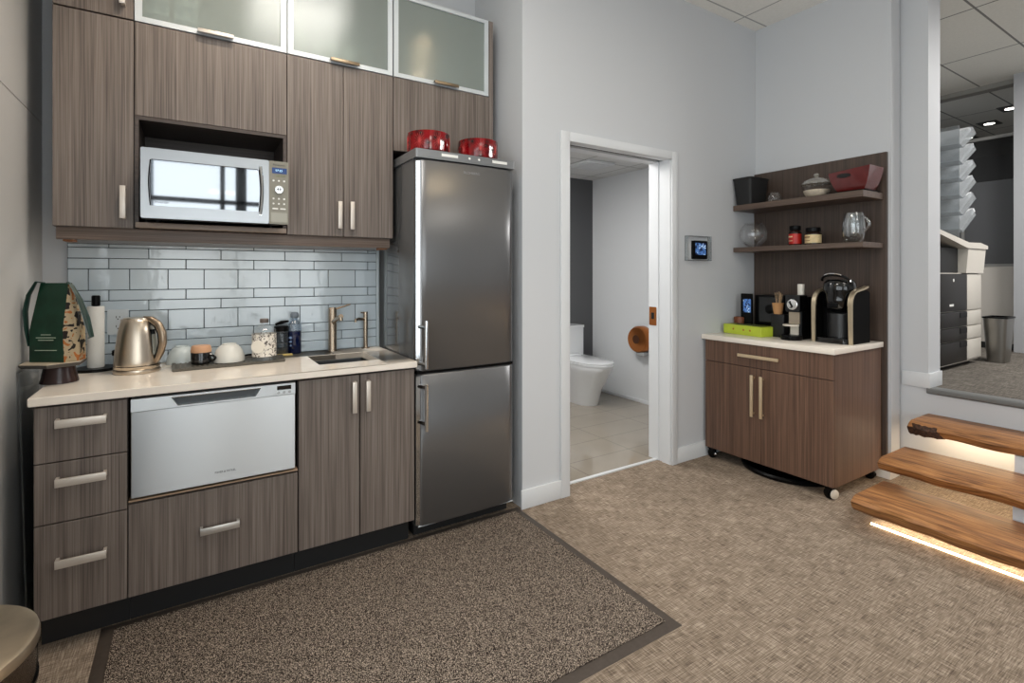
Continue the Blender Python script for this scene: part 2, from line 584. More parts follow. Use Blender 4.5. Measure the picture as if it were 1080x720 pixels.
def kraft(name, col):
    return pm(name, col, 0.7, noise=0.06, nscale=30)

# ------------------------------------------------------------------ key dimensions (metres)
XL = -0.539          # left wall
YB = 2.90            # wall behind the counter
YT = 2.878           # face of the tiles
XN = 1.551           # niche return beside the fridge
YD = 2.35            # wall with the washroom door
XR = 3.747           # right wall
XO = 3.90            # riser wall under the landing / face of the opening
YO = 1.295           # jamb of the opening to the landing
ZC = 3.209           # ceiling
ZL = 0.588           # landing
YF = 2.30            # base cabinet fronts
YU = 2.57            # upper cabinet fronts
CT = 0.887           # counter top
YBACK = -3.6         # wall behind the camera
DX0, DX1, DZ = 1.875, 2.765, 2.084   # washroom doorway

# ------------------------------------------------------------------ room shell
bm = B(); box(bm, XL - 0.1, XO + 0.06, YBACK - 0.1, 2.475, -0.1, 0.0)
struct('floor', bm, M_carpet, smooth=False)
bm = B(); box(bm, XL, XN, 2.475, YB + 0.1, -0.1, 0.0)
struct('floor_niche', bm, M_carpet, smooth=False)
bm = B(); box(bm, XL - 0.1, XO, YBACK - 0.1, YB + 0.1, ZC, ZC + 0.1)
struct('ceiling', bm, M_ceiling, smooth=False)

SEAM = 1.943
bm = B()
def lw(y0, y1, z0, z1):
    box(bm, XL - 0.1, XL, y0, y1, z0, z1)
lw(1.40, YB + 0.1, 0, SEAM - 0.002); lw(1.40, YB + 0.1, SEAM + 0.002, ZC)
box(bm, XL - 0.1, XL - 0.004, 1.40, YB + 0.1, SEAM - 0.002, SEAM + 0.002, mi=1)
lw(YBACK - 0.1, -2.0, 0, ZC); lw(-2.0, 1.40, 0, 0.45); lw(-2.0, 1.40, 2.75, ZC)
struct('wall_left', bm, [M_wall_grey, M_gap], smooth=False)
bm = B(); box(bm, XL, XN + 0.1, YB, YB + 0.1, 0, ZC)
struct('wall_back', bm, M_wall, smooth=False)
bm = B()
box(bm, XN, DX0, YD, YB, 0, ZC)            # pier between fridge and doorway
struct('wall_niche', bm, M_wall, smooth=False)
bm = B()
box(bm, DX0, DX1 + 0.02, YD, 2.54, DZ + 0.02, ZC); box(bm, DX1 + 0.02, XO, YD, 2.54, 0, ZC)
struct('wall_door', bm, M_wall, smooth=False)
bm = B()
box(bm, XR, XR + 0.12, 1.435, YD, 0, ZC)
struct('wall_right', bm, M_wall, smooth=False)
bm = B()
box(bm, XO, 4.088, YO, YD, 0, ZC)
struct('wall_jamb', bm, M_wall, smooth=False)
bm = B(); box(bm, XO, 4.088, -1.4, YO, 3.13, ZC)
struct('wall_lintel', bm, M_wall, smooth=False)
bm = B(); box(bm, XO, XO + 0.06, -1.4, YO, 0, ZL - 0.035)
struct('wall_riser', bm, M_wall, smooth=False)
bm = B(); box(bm, XO, XO + 0.15, YBACK - 0.1, -1.4, 0, ZC)
struct('wall_side', bm, M_wall, smooth=False)

# baseboards
def baseboard(name, x0, x1, y0, y1, z0=0.0, h=0.105):
    bm = B(); box(bm, x0, x1, y0, y1, z0, z0 + h, 0.003)
    struct(name, bm, M_white)
baseboard('baseboard_pier', XN - 0.012, DX0 - 0.062, YD - 0.014, YD - 0.0005)
baseboard('baseboard_door', DX1 + 0.052, XR, YD - 0.014, YD - 0.0005)
baseboard('baseboard_right', XR - 0.014, XR - 0.0005, 1.435, YD - 0.02)
baseboard('baseboard_jamb', XO - 0.012, XO - 0.0005, YO - 0.012, 1.43, ZL - 0.0, 0.092)
baseboard('baseboard_opening', XO, 4.09, YO - 0.012, YO - 0.0005, ZL, 0.092)
baseboard('baseboard_back', XL, XN, YBACK + 0.0005, YBACK + 0.014)

# window walls behind and left of the camera
WX0, WX1, WZ0, WZ1 = -0.50, 2.00, 0.35, 2.95
bm = B()
box(bm, XL, WX0, YBACK - 0.12, YBACK, 0, ZC); box(bm, WX1, XO, YBACK - 0.12, YBACK, 0, ZC)
box(bm, WX0, WX1, YBACK - 0.12, YBACK, 0, WZ0); box(bm, WX0, WX1, YBACK - 0.12, YBACK, WZ1, ZC)
struct('wall_front', bm, M_wall, smooth=False)
bm = B()
for x, w_ in ((WX0, 0.03), (0.38, 0.03), (0.62, 0.07), (0.92, 0.02), (1.45, 0.03), (WX1, 0.03)):
    box(bm, x - w_, x + w_, YBACK - 0.08, YBACK + 0.01, WZ0, WZ1)
for z in (WZ0 + 0.03, 2.35, WZ1 - 0.03):
    box(bm, WX0, WX1, YBACK - 0.08, YBACK + 0.01, z - 0.03, z + 0.03)
w = struct('window_1', bm, pm('grey_window_frame', (96, 98, 101), 0.4), smooth=False)
bm = B(); box(bm, WX0, WX1, YBACK - 0.05, YBACK - 0.044, WZ0, WZ1)
struct('window_pane', bm, M_window, w, smooth=False)
LY0, LY1, LZ0, LZ1 = -2.0, 1.40, 0.45, 2.75
bm = B()
for y in (LY0, -0.9, 0.25, LY1):
    box(bm, XL - 0.08, XL + 0.01, y - 0.03, y + 0.03, LZ0, LZ1)
for z in (LZ0 + 0.03, LZ1 - 0.03):
    box(bm, XL - 0.08, XL + 0.01, LY0, LY1, z - 0.03, z + 0.03)
w = struct('window_2', bm, pm('grey_window_frame', (150, 153, 156), 0.4), smooth=False)
bm = B(); box(bm, XL - 0.05, XL - 0.044, LY0, LY1, LZ0, LZ1)
struct('window_pane', bm, M_window, w, smooth=False)

# ------------------------------------------------------------------ washroom beyond the doorway
BX1, BY1, BZ = 3.844, 4.376, 2.362
bm = B(); box(bm, 1.30, BX1 + 0.05, 2.475, BY1 + 0.05, -0.1, 0.002)
struct('floor_washroom', bm, M_bathfloor, smooth=False)
bm = B(); box(bm, 1.66, BX1 + 0.05, 2.54, BY1 + 0.05, BZ, BZ + 0.05)
struct('ceiling_washroom', bm, M_ceiling_bath, smooth=False)
bm = B(); box(bm, BX1, BX1 + 0.05, 2.54, BY1, 0, BZ)
struct('wall_washroom_right', bm, M_white, smooth=False)
bm = B(); box(bm, 1.66, BX1, BY1, BY1 + 0.05, 0, BZ)
struct('wall_washroom_back', bm, pm('charcoal_paint', (84, 85, 87), 0.5), smooth=False)
bm = B(); box(bm, 1.60, 1.66, 2.54, BY1, 0, BZ)
struct('wall_washroom_left', bm, M_white, smooth=False)
baseboard('baseboard_washroom', BX1 - 0.012, BX1 - 0.0005, 2.56, BY1, 0.002, 0.035)

# door casing, jamb lining with the pocket-door slot, threshold
bm = B()
cy0, cy1 = YD - 0.016, YD - 0.0005
for a, b in ((DX0 - 0.062, DX0 + 0.002), (DX1 - 0.002, DX1 + 0.052)):
    box(bm, a, b, cy0, cy1, 0, DZ + 0.052, 0.002)
box(bm, DX0 + 0.002, DX1 - 0.002, cy0, cy1, DZ - 0.002, DZ + 0.052, 0.002)
struct('trim_1', bm, M_white)
bm = B()
for a, b in ((DX0 - 0.0, DX0 + 0.004), (DX1, DX1 + 0.02)):
    box(bm, a, b, YD, 2.54, 0, DZ)
box(bm, DX1 - 0.006, DX1, YD, 2.42, 0, DZ); box(bm, DX1 - 0.006, DX1, 2.455, 2.54, 0, DZ)
box(bm, DX0, DX1, YD, 2.41, DZ, DZ + 0.02); box(bm, DX0, DX1, 2.465, 2.54, DZ, DZ + 0.02)
box(bm, DX0, DX1, 2.41, 2.465, DZ + 0.014, DZ + 0.02, mi=1)
struct('trim_2', bm, [M_white, M_gap])
bm = B(); box(bm, DX0 + 0.004, DX1 - 0.006, 2.462, 2.488, -0.002, 0.008, 0.002)
tag(obj('threshold_strip', bm, M_white), 'thin white threshold strip across the washroom doorway', 'threshold')
# copper strike plate on the jamb
bm = B(); rbox(bm, DX1 - 0.0085, DX1 - 0.006, 2.47, 2.535, 0.94, 1.07, 0.006, axis='x')
t = tag(obj('strike_plate', bm, M_copper), 'copper strike plate on the white washroom door jamb', 'door hardware')
bm = B(); box(bm, DX1 - 0.0095, DX1 - 0.0084, 2.49, 2.515, 0.985, 1.03)
obj('latch_hole', bm, M_gap, t)

# toilet
TX = 3.37
t = thing('toilet', 'white floor-standing toilet with a close-coupled tank in the washroom', 'toilet', (TX, 3.95, 0.002))
def tring(hw, y0, y1, z, n=36):
    """D-shaped plan: square at the back (y1), round at the front (y0)"""
    pts = []
    L_ = y1 - y0
    fr = min(L_ * 0.62, hw * 1.35)
    for i in range(n // 2 + 1):
        a = PI + PI * i / (n // 2)
        pts.append((TX + hw * math.cos(a), y0 + fr + fr * math.sin(a), z))
    pts.append((TX + hw, y1, z)); pts.append((TX - hw, y1, z))
    return pts
bm = B()
loft(bm, [tring(0.115, 3.80, 4.30, 0.0025), tring(0.12, 3.79, 4.31, 0.03), tring(0.13, 3.75, 4.33, 0.16), tring(0.158, 3.68, 4.345, 0.27),
          tring(0.178, 3.625, 4.35, 0.355), tring(0.184, 3.60, 4.355, 0.40), tring(0.180, 3.606, 4.355, 0.413)])
obj('bowl', bm, M_ceramic, t, angle=50)
bm = B(); loft(bm, [tring(0.186, 3.592, 4.17, 0.4135), tring(0.186, 3.592, 4.17, 0.424), tring(0.180, 3.60, 4.165, 0.428)])
obj('seat', bm, M_ceramic, t, angle=50)
bm = B(); loft(bm, [tring(0.183, 3.598, 4.165, 0.430), tring(0.183, 3.598, 4.165, 0.441), tring(0.172, 3.612, 4.16, 0.447)])
box(bm, TX - 0.10, TX + 0.10, 4.13, 4.165, 0.44, 0.465, 0.008)
obj('lid', bm, M_ceramic, t, angle=50)
bm = B(); rbox(bm, TX - 0.185, TX + 0.185, 4.175, 4.365, 0.41, 0.735, 0.03)
obj('tank', bm, M_ceramic, t)
bm = B(); rbox(bm, TX - 0.19, TX + 0.19, 4.168, 4.37, 0.736, 0.76, 0.03)
obj('tank_lid', bm, M_ceramic, t)
bm = B(); lathe(bm, [(0.02, 0.7605), (0.02, 0.766), (0.016, 0.767)], TX, 4.27, 20)
obj('flush_button', bm, M_chrome, t)

# roll dispenser on the right wall of the washroom
t = thing('paper_dispenser', 'round copper toilet paper dispenser on the white washroom wall', 'dispenser', (BX1, 3.60, 0.65))
bm = B(); lathe_axis(bm, [(0.128, 0.001), (0.134, 0.012), (0.134, 0.085), (0.120, 0.108), (0.07, 0.116), (0.0, 0.117)], (BX1, 3.60, 0.65), (-1, 0, 0), 40)
obj('case', bm, M_copper, t)
bm = B(); lathe_axis(bm, [(0.044, 0.116), (0.044, 0.1185), (0.04, 0.1185), (0.0, 0.1188)], (BX1, 3.60, 0.655), (-1, 0, 0), 28)
obj('viewing_window', bm, pm('dark_copper_window', (74, 42, 24), 0.2), t)
bm = B(); box(bm, BX1 - 0.095, BX1 - 0.02, 3.52, 3.62, 0.495, 0.53, 0.006)
obj('tear_edge', bm, pm('grey_tear_bar', (168, 168, 168), 0.4), t)

# washroom ceiling vent
t = thing('ceiling_vent', 'square white vent cover in the washroom ceiling', 'vent', (3.25, 3.72, BZ))
bm = B(); box(bm, 3.09, 3.41, 3.56, 3.88, BZ - 0.022, BZ - 0.0005, 0.006)
obj('housing', bm, M_white, t)
bm = B(); box(bm, 3.13, 3.37, 3.60, 3.84, BZ - 0.026, BZ - 0.0222)
obj('cover', bm, M_white, t)

# wall control panel
t = thing('wall_control', 'small wall control with a blue lit screen in a clear box right of the doorway', 'control panel', (3.036, YD, 1.486))
bm = B(); frame(bm, 2.907, 3.165, 1.396, 1.57, 0.006, YD - 0.03, YD - 0.0005)
obj('clear_cover', bm, M_acrylic, t)
bm = B(); rbox(bm, 2.978, 3.13, YD - 0.02, YD - 0.0006, 1.408, 1.538, 0.008, axis='y')
obj('case', bm, M_black, t)
bm = B(); box(bm, 2.998, 3.11, YD - 0.0215, YD - 0.0202, 1.438, 1.522)
obj('screen', bm, M_screen, t)

# ------------------------------------------------------------------ kitchen: base units
def bar_handle_h(parent, x0, x1, z, y, mat=None, h=0.014, d=0.03, name='handle'):
    """flat bar pull running in x, on a front at y"""
    bm = B()
    box(bm, x0, x1, y - d, y - d + 0.008, z - h, z + h, 0.0015)
    for x in (x0, x1 - 0.010):
        box(bm, x, x + 0.010, y - d + 0.008, y - 0.0003, z - h * 0.4, z + h, 0.001)
    return obj(name, bm, mat or M_handle, parent)
def bar_handle_v(parent, x, z0, z1, y, w=0.010, d=0.03, mat=None):
    bm = B()
    box(bm, x - w, x + w, y - d, y - d + 0.008, z0, z1, 0.0015)
    for z in (z0, z1 - 0.010):
        box(bm, x - w * 0.4, x + w, y - d + 0.008, y - 0.0003, z, z + 0.010, 0.001)
    return obj('handle', bm, mat or M_handle, parent)
def front(name, parent, x0, x1, z0, z1, y=YF, th=0.019, mat=None):
    bm = B(); box(bm, x0, x1, y, y + th, z0, z1, 0.0012, 1)
    return obj(name, bm, mat or M_wood, parent)

FB = YF + 0.0205     # carcass face behind the fronts
# three-drawer unit
t = thing('drawer_cabinet', 'dark wood base cabinet with three stacked drawers at the left end', 'cabinet', (-0.324, 2.6, 0))
bm = B(); box(bm, -0.447, -0.1965, FB, YB - 0.002, 0.12, 0.853)
obj('body', bm, M_wood_in, t)
for z0, z1, hz in ((0.659, 0.848, 0.792), (0.450, 0.655, 0.592), (0.126, 0.446, 0.316)):
    d = front('drawer', t, -0.449, -0.198, z0, z1)
    bar_handle_h(d, -0.392, -0.254, hz, YF)
bm = B(); box(bm, -0.445, -0.1965, 2.385, 2.40, 0.0005, 0.1195)
obj('toe_kick', bm, M_kick, t)
# wide drawer under the dishwasher
t = thing('drawer_cabinet', 'dark wood base cabinet with one wide drawer under the dishwasher', 'cabinet', (0.09, 2.6, 0))
bm = B(); box(bm, -0.1955, 0.380, FB, YB - 0.002, 0.12, 0.470)
obj('body', bm, M_wood_in, t)
d = front('drawer', t, -0.194, 0.379, 0.126, 0.462)
bar_handle_h(d, 0.027, 0.161, 0.313, YF, pm('pale_nickel', (232, 230, 226), 0.35, 0.9), h=0.013)
bm = B(); box(bm, -0.194, 0.379, YF + 0.001, FB + 0.02, 0.4705, 0.4765)
obj('trim_strip', bm, pm('light_edge_strip', (176, 148, 120), 0.5), t)
bm = B(); box(bm, -0.1955, 0.380, 2.385, 2.40, 0.0005, 0.1195)
obj('toe_kick', bm, M_kick, t)
# sink unit
t = thing('sink_cabinet', 'dark wood base cabinet with two tall doors below the sink', 'cabinet', (0.64, 2.6, 0))
bm = B(); box(bm, 0.3815, 0.398, FB, YB - 0.002, 0.12, 0.853); box(bm, 0.886, 0.9015, FB, YB - 0.002, 0.12, 0.853)
box(bm, 0.398, 0.886, FB, YB - 0.002, 0.12, 0.135); box(bm, 0.398, 0.886, 2.88, YB - 0.002, 0.135, 0.853)
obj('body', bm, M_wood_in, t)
d = front('door', t, 0.384, 0.639, 0.126, 0.848)
bar_handle_v(d, 0.612, 0.684, 0.822, YF)
d = front('door', t, 0.643, 0.900, 0.126, 0.848)
bar_handle_v(d, 0.673, 0.684, 0.820, YF)
bm = B(); box(bm, 0.3815, 0.9015, 2.385, 2.40, 0.0005, 0.1195)
obj('toe_kick', bm, M_kick, t)

# dishwasher drawer
t = thing('dishwasher', 'stainless steel drawer dishwasher under the counter', 'dishwasher', (0.09, 2.6, 0.477))
bm = B(); box(bm, -0.189, 0.373, YF + 0.03, YB - 0.05, 0.4785, 0.852)
obj('body', bm, M_black_matte, t)
x0, x1, zb, zt = -0.186, 0.368, 0.487, 0.846
hx0, hx1, hxa, hxb, hz0, hz1 = -0.064, 0.238, -0.044, 0.219, 0.806, 0.838
bm = B()
box(bm, x0, x1, YF - 0.012, YF + 0.02, zb, 0.800, 0.002, 1)
obj('front_panel', bm, M_steel, t)
bm = B()
zz0, zz1 = 0.8005, zt
yy0, yy1 = YF - 0.013, YF + 0.02
prism(bm, [(x0, zz0), (hxa, zz0), (hxa, hz0), (hx0, hz1), (hx0, zz1), (x0, zz1)], 'y', yy0, yy1)
prism(bm, [(hxb, zz0), (x1, zz0), (x1, zz1), (hx1, zz1), (hx1, hz1), (hxb, hz0)], 'y', yy0, yy1)
box(bm, hxa, hxb, yy0, yy1, zz0, hz0); box(bm, hx0, hx1, yy0, yy1, hz1, zz1)
obj('control_strip', bm, pm('light_satin_steel', (222, 227, 230), 0.4, 0.8), t)
bm = B(); prism(bm, [(hxa, hz0), (hxb, hz0), (hx1, hz1), (hx0, hz1)], 'y', YF + 0.012, YF + 0.0195)
obj('handle_recess', bm, pm('recess_grey', (86, 89, 91), 0.35, 0.5), t)
bm = B(); tube(bm, [(hx0 + 0.002, YF - 0.012, hz1 + 0.001), (hx1 - 0.002, YF - 0.012, hz1 + 0.001)], 0.003, 8)
obj('handle', bm, M_steel_bright, t)
bm = B(); rbox(bm, 0.298, 0.352, YF - 0.0145, YF - 0.0128, 0.822, 0.839, 0.002, axis='y')
obj('display', bm, M_black_gloss, t)
for i in range(3):
    bm = B(); lathe_axis(bm, [(0.0055, 0), (0.0055, 0.0015), (0.004, 0.002)], (0.303 + 0.0215 * i, YF - 0.0128, 0.811), (0, -1, 0), 16)
    obj('button', bm, pm('button_grey', (176, 180, 182), 0.4, 0.4), t)
lettering('lettering', 'FISHER & PAYKEL', 0.0105, (0.112, YF - 0.0126, 0.527), ROT_FRONT, M_mark_dark, t, width=0.9)

# countertop with a sink cut-out
SX0, SX1, SY0, SY1 = 0.495, 0.768, 2.432, 2.715
bm = B()
xs = [-0.462, SX0, SX1, 0.909]; ys = [2.283, SY0, SY1, YT + 0.0]
for i in range(3):
    for j in range(3):
        if i == 1 and j == 1:
            continue
        box(bm, xs[i], xs[i + 1], ys[j], ys[j + 1], 0.857, CT)
bmesh.ops.remove_doubles(bm, verts=bm.verts[:], dist=1e-5)
dup = [f for f in bm.faces if all(len(e.link_faces) > 2 for e in f.edges) and False]
inner = {}
for f in bm.faces:
    inner.setdefault(tuple(sorted(v.index for v in f.verts)), []).append(f)
bm.verts.index_update()
keys = {}
for f in bm.faces:
    keys.setdefault(frozenset(v.index for v in f.verts), []).append(f)
bmesh.ops.delete(bm, geom=[f for fs in keys.values() if len(fs) > 1 for f in fs], context='FACES')
es = [e for e in bm.edges if len(e.link_faces) == 2 and e.calc_face_angle(0) > 1.0]
bmesh.ops.bevel(bm, geom=es, offset=0.0025, segments=2, affect='EDGES')
tag(obj('countertop', bm, M_quartz), 'cream quartz countertop running over the dark base cabinets', 'countertop')
# sink basin
t = thing('sink', 'small square stainless undermount sink in the cream countertop', 'sink', (0.63, 2.573, 0.70))
bm = B()
def rrect(x0, x1, y0, y1, r, z, n=4):
    pts = []
    for cx, cy, st in ((x1 - r, y1 - r, 0), (x0 + r, y1 - r, 90), (x0 + r, y0 + r, 180), (x1 - r, y0 + r, 270)):
        for i in range(n + 1):
            a = math.radians(st + 90 * i / n)
            pts.append((cx + r * math.cos(a), cy + r * math.sin(a), z))
    return pts
loft(bm, [rrect(SX0 - 0.006, SX1 + 0.006, SY0 - 0.006, SY1 + 0.006, 0.02, 0.8565), rrect(SX0 + 0.001, SX1 - 0.001, SY0 + 0.001, SY1 - 0.001, 0.02, 0.8565),
          rrect(SX0 + 0.004, SX1 - 0.004, SY0 + 0.004, SY1 - 0.004, 0.025, 0.72), rrect(SX0 + 0.02, SX1 - 0.02, SY0 + 0.02, SY1 - 0.02, 0.03, 0.70)], cap0=False)
obj('basin', bm, M_steel_dark, t)
bm = B(); lathe(bm, [(0.04, 0.7005), (0.04, 0.703), (0.03, 0.704), (0.0, 0.7035)], 0.63, 2.575, 24)
obj('drain', bm, M_chrome, t)

# ------------------------------------------------------------------ tiled backsplash
bm = B()
x0, x1, zlo, zhi = -0.455, 0.897, CT + 0.0005, 1.436
box(bm, x0, x1, YT + 0.007, YB - 0.0005, zlo, zhi, mi=1)
rows = []
z = 1.419
rows.append((1.419, 1.466, 's', -0.313))
rows.append((1.371, 1.419, 's', -0.168))
rows.append((1.324, 1.371, 's', -0.313))
top = 1.324
while top > zlo:
    rows.append((top - 0.095, top, 'b', -0.384)); rows.append((top - 0.1425, top - 0.095, 's', -0.313)); rows.append((top - 0.190, top - 0.1425, 's', -0.168))
    top -= 0.190
g = 0.0016
for za, zb_, kind, jx in rows:
    per = 0.145 if kind == 'b' else 0.29
    za, zb_ = max(za, zlo), min(zb_, zhi)
    if zb_ - za < 0.006:
        continue
    x = jx - per * math.ceil((jx - x0) / per)
    while x < x1:
        a, b = max(x, x0), min(x + per, x1)
        if b - a > 0.006:
            box(bm, a + g, b - g, YT, YT + 0.008, za + g, zb_ - g, 0.0016, 1)
        x += per
o = obj('wall_backsplash', bm, [M_tile, M_grout]); o['kind'] = 'structure'
bm = B(); box(bm, 0.8975, 0.912, YT - 0.001, YB - 0.0005, CT + 0.0005, 1.436, 0.001)
struct('trim_3', bm, pm('pale_blue_edge_trim', (196, 208, 214), 0.25))

# outlet and black plug
t = thing('power_outlet', 'white wall outlet on the tiles behind the steel kettle', 'outlet', (-0.28, YT, 1.085))
bm = B(); rbox(bm, -0.318, -0.242, YT - 0.006, YT - 0.0005, 1.03, 1.142, 0.004, axis='y')
obj('cover_plate', bm, pm('grey_white_plate', (196, 203, 207), 0.3), t)
for zc in (1.108, 1.066):
    bm = B()
    for dx in (-0.006, 0.006):
        box(bm, -0.28 + dx - 0.0012, -0.28 + dx + 0.0012, YT - 0.0068, YT - 0.0059, zc - 0.004, zc + 0.005)
    lathe_axis(bm, [(0.0025, 0), (0.0025, 0.0008)], (-0.28, YT - 0.006, zc - 0.009), (0, -1, 0), 10)
    obj('socket', bm, M_black, t)
t = thing('power_plug', 'black plug and lead on the tiles just left of the kettle base', 'plug', (-0.295, 2.868, 0.95))
bm = B(); box(bm, -0.30, -0.265, 2.848, YT - 0.0005, 0.938, 0.962, 0.004)
obj('plug_body', bm, M_black, t)
bm = B(); tube(bm, [(-0.285, 2.85, 0.95), (-0.272, 2.835, 0.945), (-0.255, 2.835, 0.93), (-0.245, 2.83, 0.90), (-0.235, 2.815, 0.8915), (-0.215, 2.775, 0.8915)], 0.004, 8)
obj('cord', bm, M_black, t)

# ------------------------------------------------------------------ upper cabinets
def carcass(x0, x1, z0, z1, y0=YU + 0.021, y1=YB - 0.002, t=0.016, back=True):
    bm = B()
    box(bm, x0, x0 + t, y0, y1, z0, z1); box(bm, x1 - t, x1, y0, y1, z0, z1)
    box(bm, x0 + t, x1 - t, y0, y1, z0, z0 + t); box(bm, x0 + t, x1 - t, y0, y1, z1 - t, z1)
    if back:
        box(bm, x0 + t, x1 - t, y1 - 0.006, y1, z0 + t, z1 - t)
    return bm
t = thing('upper_cabinet', 'tall single-door dark wood wall cabinet left of the microwave', 'cabinet', (-0.32, 2.73, 1.486))
obj('body', carcass(-0.449, -0.1985, 1.486, 2.332), M_wood, t)
d = front('door', t, -0.449, -0.200, 1.487, 2.330, YU)
bar_handle_v(d, -0.2335, 1.524, 1.655, YU)
t = thing('upper_cabinet', 'short dark wood wall cabinet at the top left above the tall single door', 'cabinet', (-0.32, 2.73, 2.334))
obj('body', carcass(-0.449, -0.1985, 2.334, 2.774), M_wood, t)
d = front('door', t, -0.449, -0.200, 2.336, 2.774, YU)
bar_handle_v(d, -0.235, 2.382, 2.51, YU)

# microwave cabinet: lift-up panel above an open niche
t = thing('microwave_cabinet', 'dark wood wall cabinet with an open niche that holds the microwave', 'cabinet', (0.09, 2.73, 1.486))
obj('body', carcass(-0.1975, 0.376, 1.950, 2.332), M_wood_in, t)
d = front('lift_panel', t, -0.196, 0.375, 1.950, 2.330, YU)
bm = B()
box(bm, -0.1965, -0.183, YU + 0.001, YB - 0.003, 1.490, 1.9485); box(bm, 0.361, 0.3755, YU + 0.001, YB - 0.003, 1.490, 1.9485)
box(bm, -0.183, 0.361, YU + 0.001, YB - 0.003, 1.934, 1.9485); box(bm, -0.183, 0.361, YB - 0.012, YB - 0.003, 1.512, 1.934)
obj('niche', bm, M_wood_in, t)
bm = B(); box(bm, -0.194, 0.374, YU - 0.012, YB - 0.003, 1.4905, 1.5135, 0.003)
obj('shelf', bm, pm('shelf_edge_laminate', (150, 134, 122), 0.45), t)

t = thing('upper_cabinet', 'two-door dark wood wall cabinet above the faucet beside the fridge', 'cabinet', (0.63, 2.73, 1.486))
obj('body', carcass(0.378, 0.8875, 1.486, 2.332), M_wood, t)
d = front('door', t, 0.3785, 0.6335, 1.487, 2.330, YU)
bar_handle_v(d, 0.6145, 1.524, 1.657, YU)
d = front('door', t, 0.6365, 0.8875, 1.487, 2.330, YU)
bar_handle_v(d, 0.6735, 1.522, 1.659, YU)

# glass-door cabinets along the top
def glass_cab(x0, x1, label, hx0, hx1, hmat):
    t = thing('glass_cabinet', label, 'cabinet', ((x0 + x1) / 2, 2.73, 2.334), 'frosted glass cabinets along the top')
    obj('body', carcass(x0, x1, 2.334, 2.774), pm('pale_cabinet_inside', (164, 172, 168), 0.6), t)
    bm = B(); frame(bm, x0 + 0.001, x1 - 0.001, 2.335, 2.774, 0.025, YU - 0.001, YU + 0.019, 0.02, 0.022)
    d = obj('door', bm, M_alu, t, smooth=False)
    bm = B(); box(bm, x0 + 0.024, x1 - 0.024, YU + 0.007, YU + 0.011, 2.355, 2.756)
    obj('glass_pane', bm, M_frost, d, smooth=False)
    bm = B()
    box(bm, hx0, hx1, YU - 0.028, YU - 0.022, 2.337, 2.352, 0.001); box(bm, hx0, hx1, YU - 0.028, YU - 0.0012, 2.349, 2.353, 0.001)
    obj('handle', bm, hmat, d)
    return t
glass_cab(-0.1975, 0.3765, 'frosted glass lift-door cabinet above the microwave', 0.022, 0.156, M_handle)
glass_cab(0.3795, 0.887, 'middle frosted glass lift-door cabinet above the two wood doors', 0.571, 0.709, M_bronze)
glass_cab(0.892, 1.461, 'frosted glass lift-door cabinet above the red bowls and fridge', 1.115, 1.258, M_bronze)

# bridge panel over the fridge and the end panel
t = thing('bridge_cabinet', 'dark wood panel cabinet directly above the fridge behind the red bowls', 'cabinet', (1.19, 2.73, 1.96))
front('front_panel', t, 0.892, 1.461, 1.948, 2.331, YU)
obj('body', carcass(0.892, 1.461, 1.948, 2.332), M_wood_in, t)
bm = B(); box(bm, 1.4625, 1.491, YU + 0.002, YB - 0.003, 1.948, 2.776)
obj('end_panel', bm, M_wood, t)

# valance under the uppers with two small corner blocks
t = thing('cabinet_valance', 'horizontal dark wood valance strip along the underside of the wall cabinets', 'valance', (0.21, 2.62, 1.436))
bm = B(); box(bm, -0.442, 0.877, YU + 0.018, YU + 0.036, 1.4365, 1.4855, 0.0015)
obj('board', bm, M_wood_h, t)
for x in (-0.425, 0.84):
    bm = B(); box(bm, x, x + 0.03, YU + 0.037, 2.70, 1.43, 1.444, 0.001)
    obj('corner_block', bm, pm('raw_brown_block', (140, 92, 56), 0.6), t)
bm = B(); box(bm, -0.40, 0.80, YU + 0.04, 2.87, 1.472, 1.4855)
obj('soffit', bm, M_wood_h, t)

# things on the shelves of the glass cabinets
def tumbler(x, y, r, h, label, mat, z=2.3505):
    bm = B(); lathe(bm, [(r * 0.78, z), (r, z + h), (r - 0.003, z + h), (r * 0.74, z + 0.006)], x, y, 24)
    return tag(obj('tumbler', bm, mat), label, 'tumbler', 'pale tumblers in the middle glass cabinet')
M_milk = pm('milky_glass', (228, 232, 228), 0.2)
tumbler(0.455, 2.68, 0.036, 0.15, 'tall milky tumbler leftmost behind the middle frosted glass door', M_milk)
tumbler(0.535, 2.70, 0.034, 0.11, 'small milky tumbler second from left behind the middle frosted glass door', M_milk)
tumbler(0.61, 2.68, 0.036, 0.12, 'milky tumbler third from left behind the middle frosted glass door', M_milk)
tumbler(0.69, 2.69, 0.036, 0.12, 'milky tumbler rightmost behind the middle frosted glass door', M_milk)
M_tri = pm('slate_grey_print', (120, 136, 146), 0.4)
for i, x in enumerate((-0.125, -0.02)):
    t = thing('canister', ('square' if i == 0 else 'tall') + ' pale canister with grey triangles, ' + ('left' if i == 0 else 'right') + ' of the pair behind frosted glass', 'canister', (x, 2.68, 2.3505), 'triangle print canisters')
    bm = B(); rbox(bm, x - 0.045, x + 0.045, 2.64, 2.73, 2.3505, 2.60 + 0.03 * i, 0.01)
    obj('body', bm, M_celadon, t)
    bm = B()
    for zz in (2.352, 2.412, 2.472, 2.532):
        for sx in (-0.044, 0.0):
            prism(bm, [(x + sx, zz + 0.056), (x + sx + 0.043, zz + 0.056), (x + sx + 0.0215, zz)], 'y', 2.6375, 2.6397)
    obj('triangle_print', bm, M_tri, t)

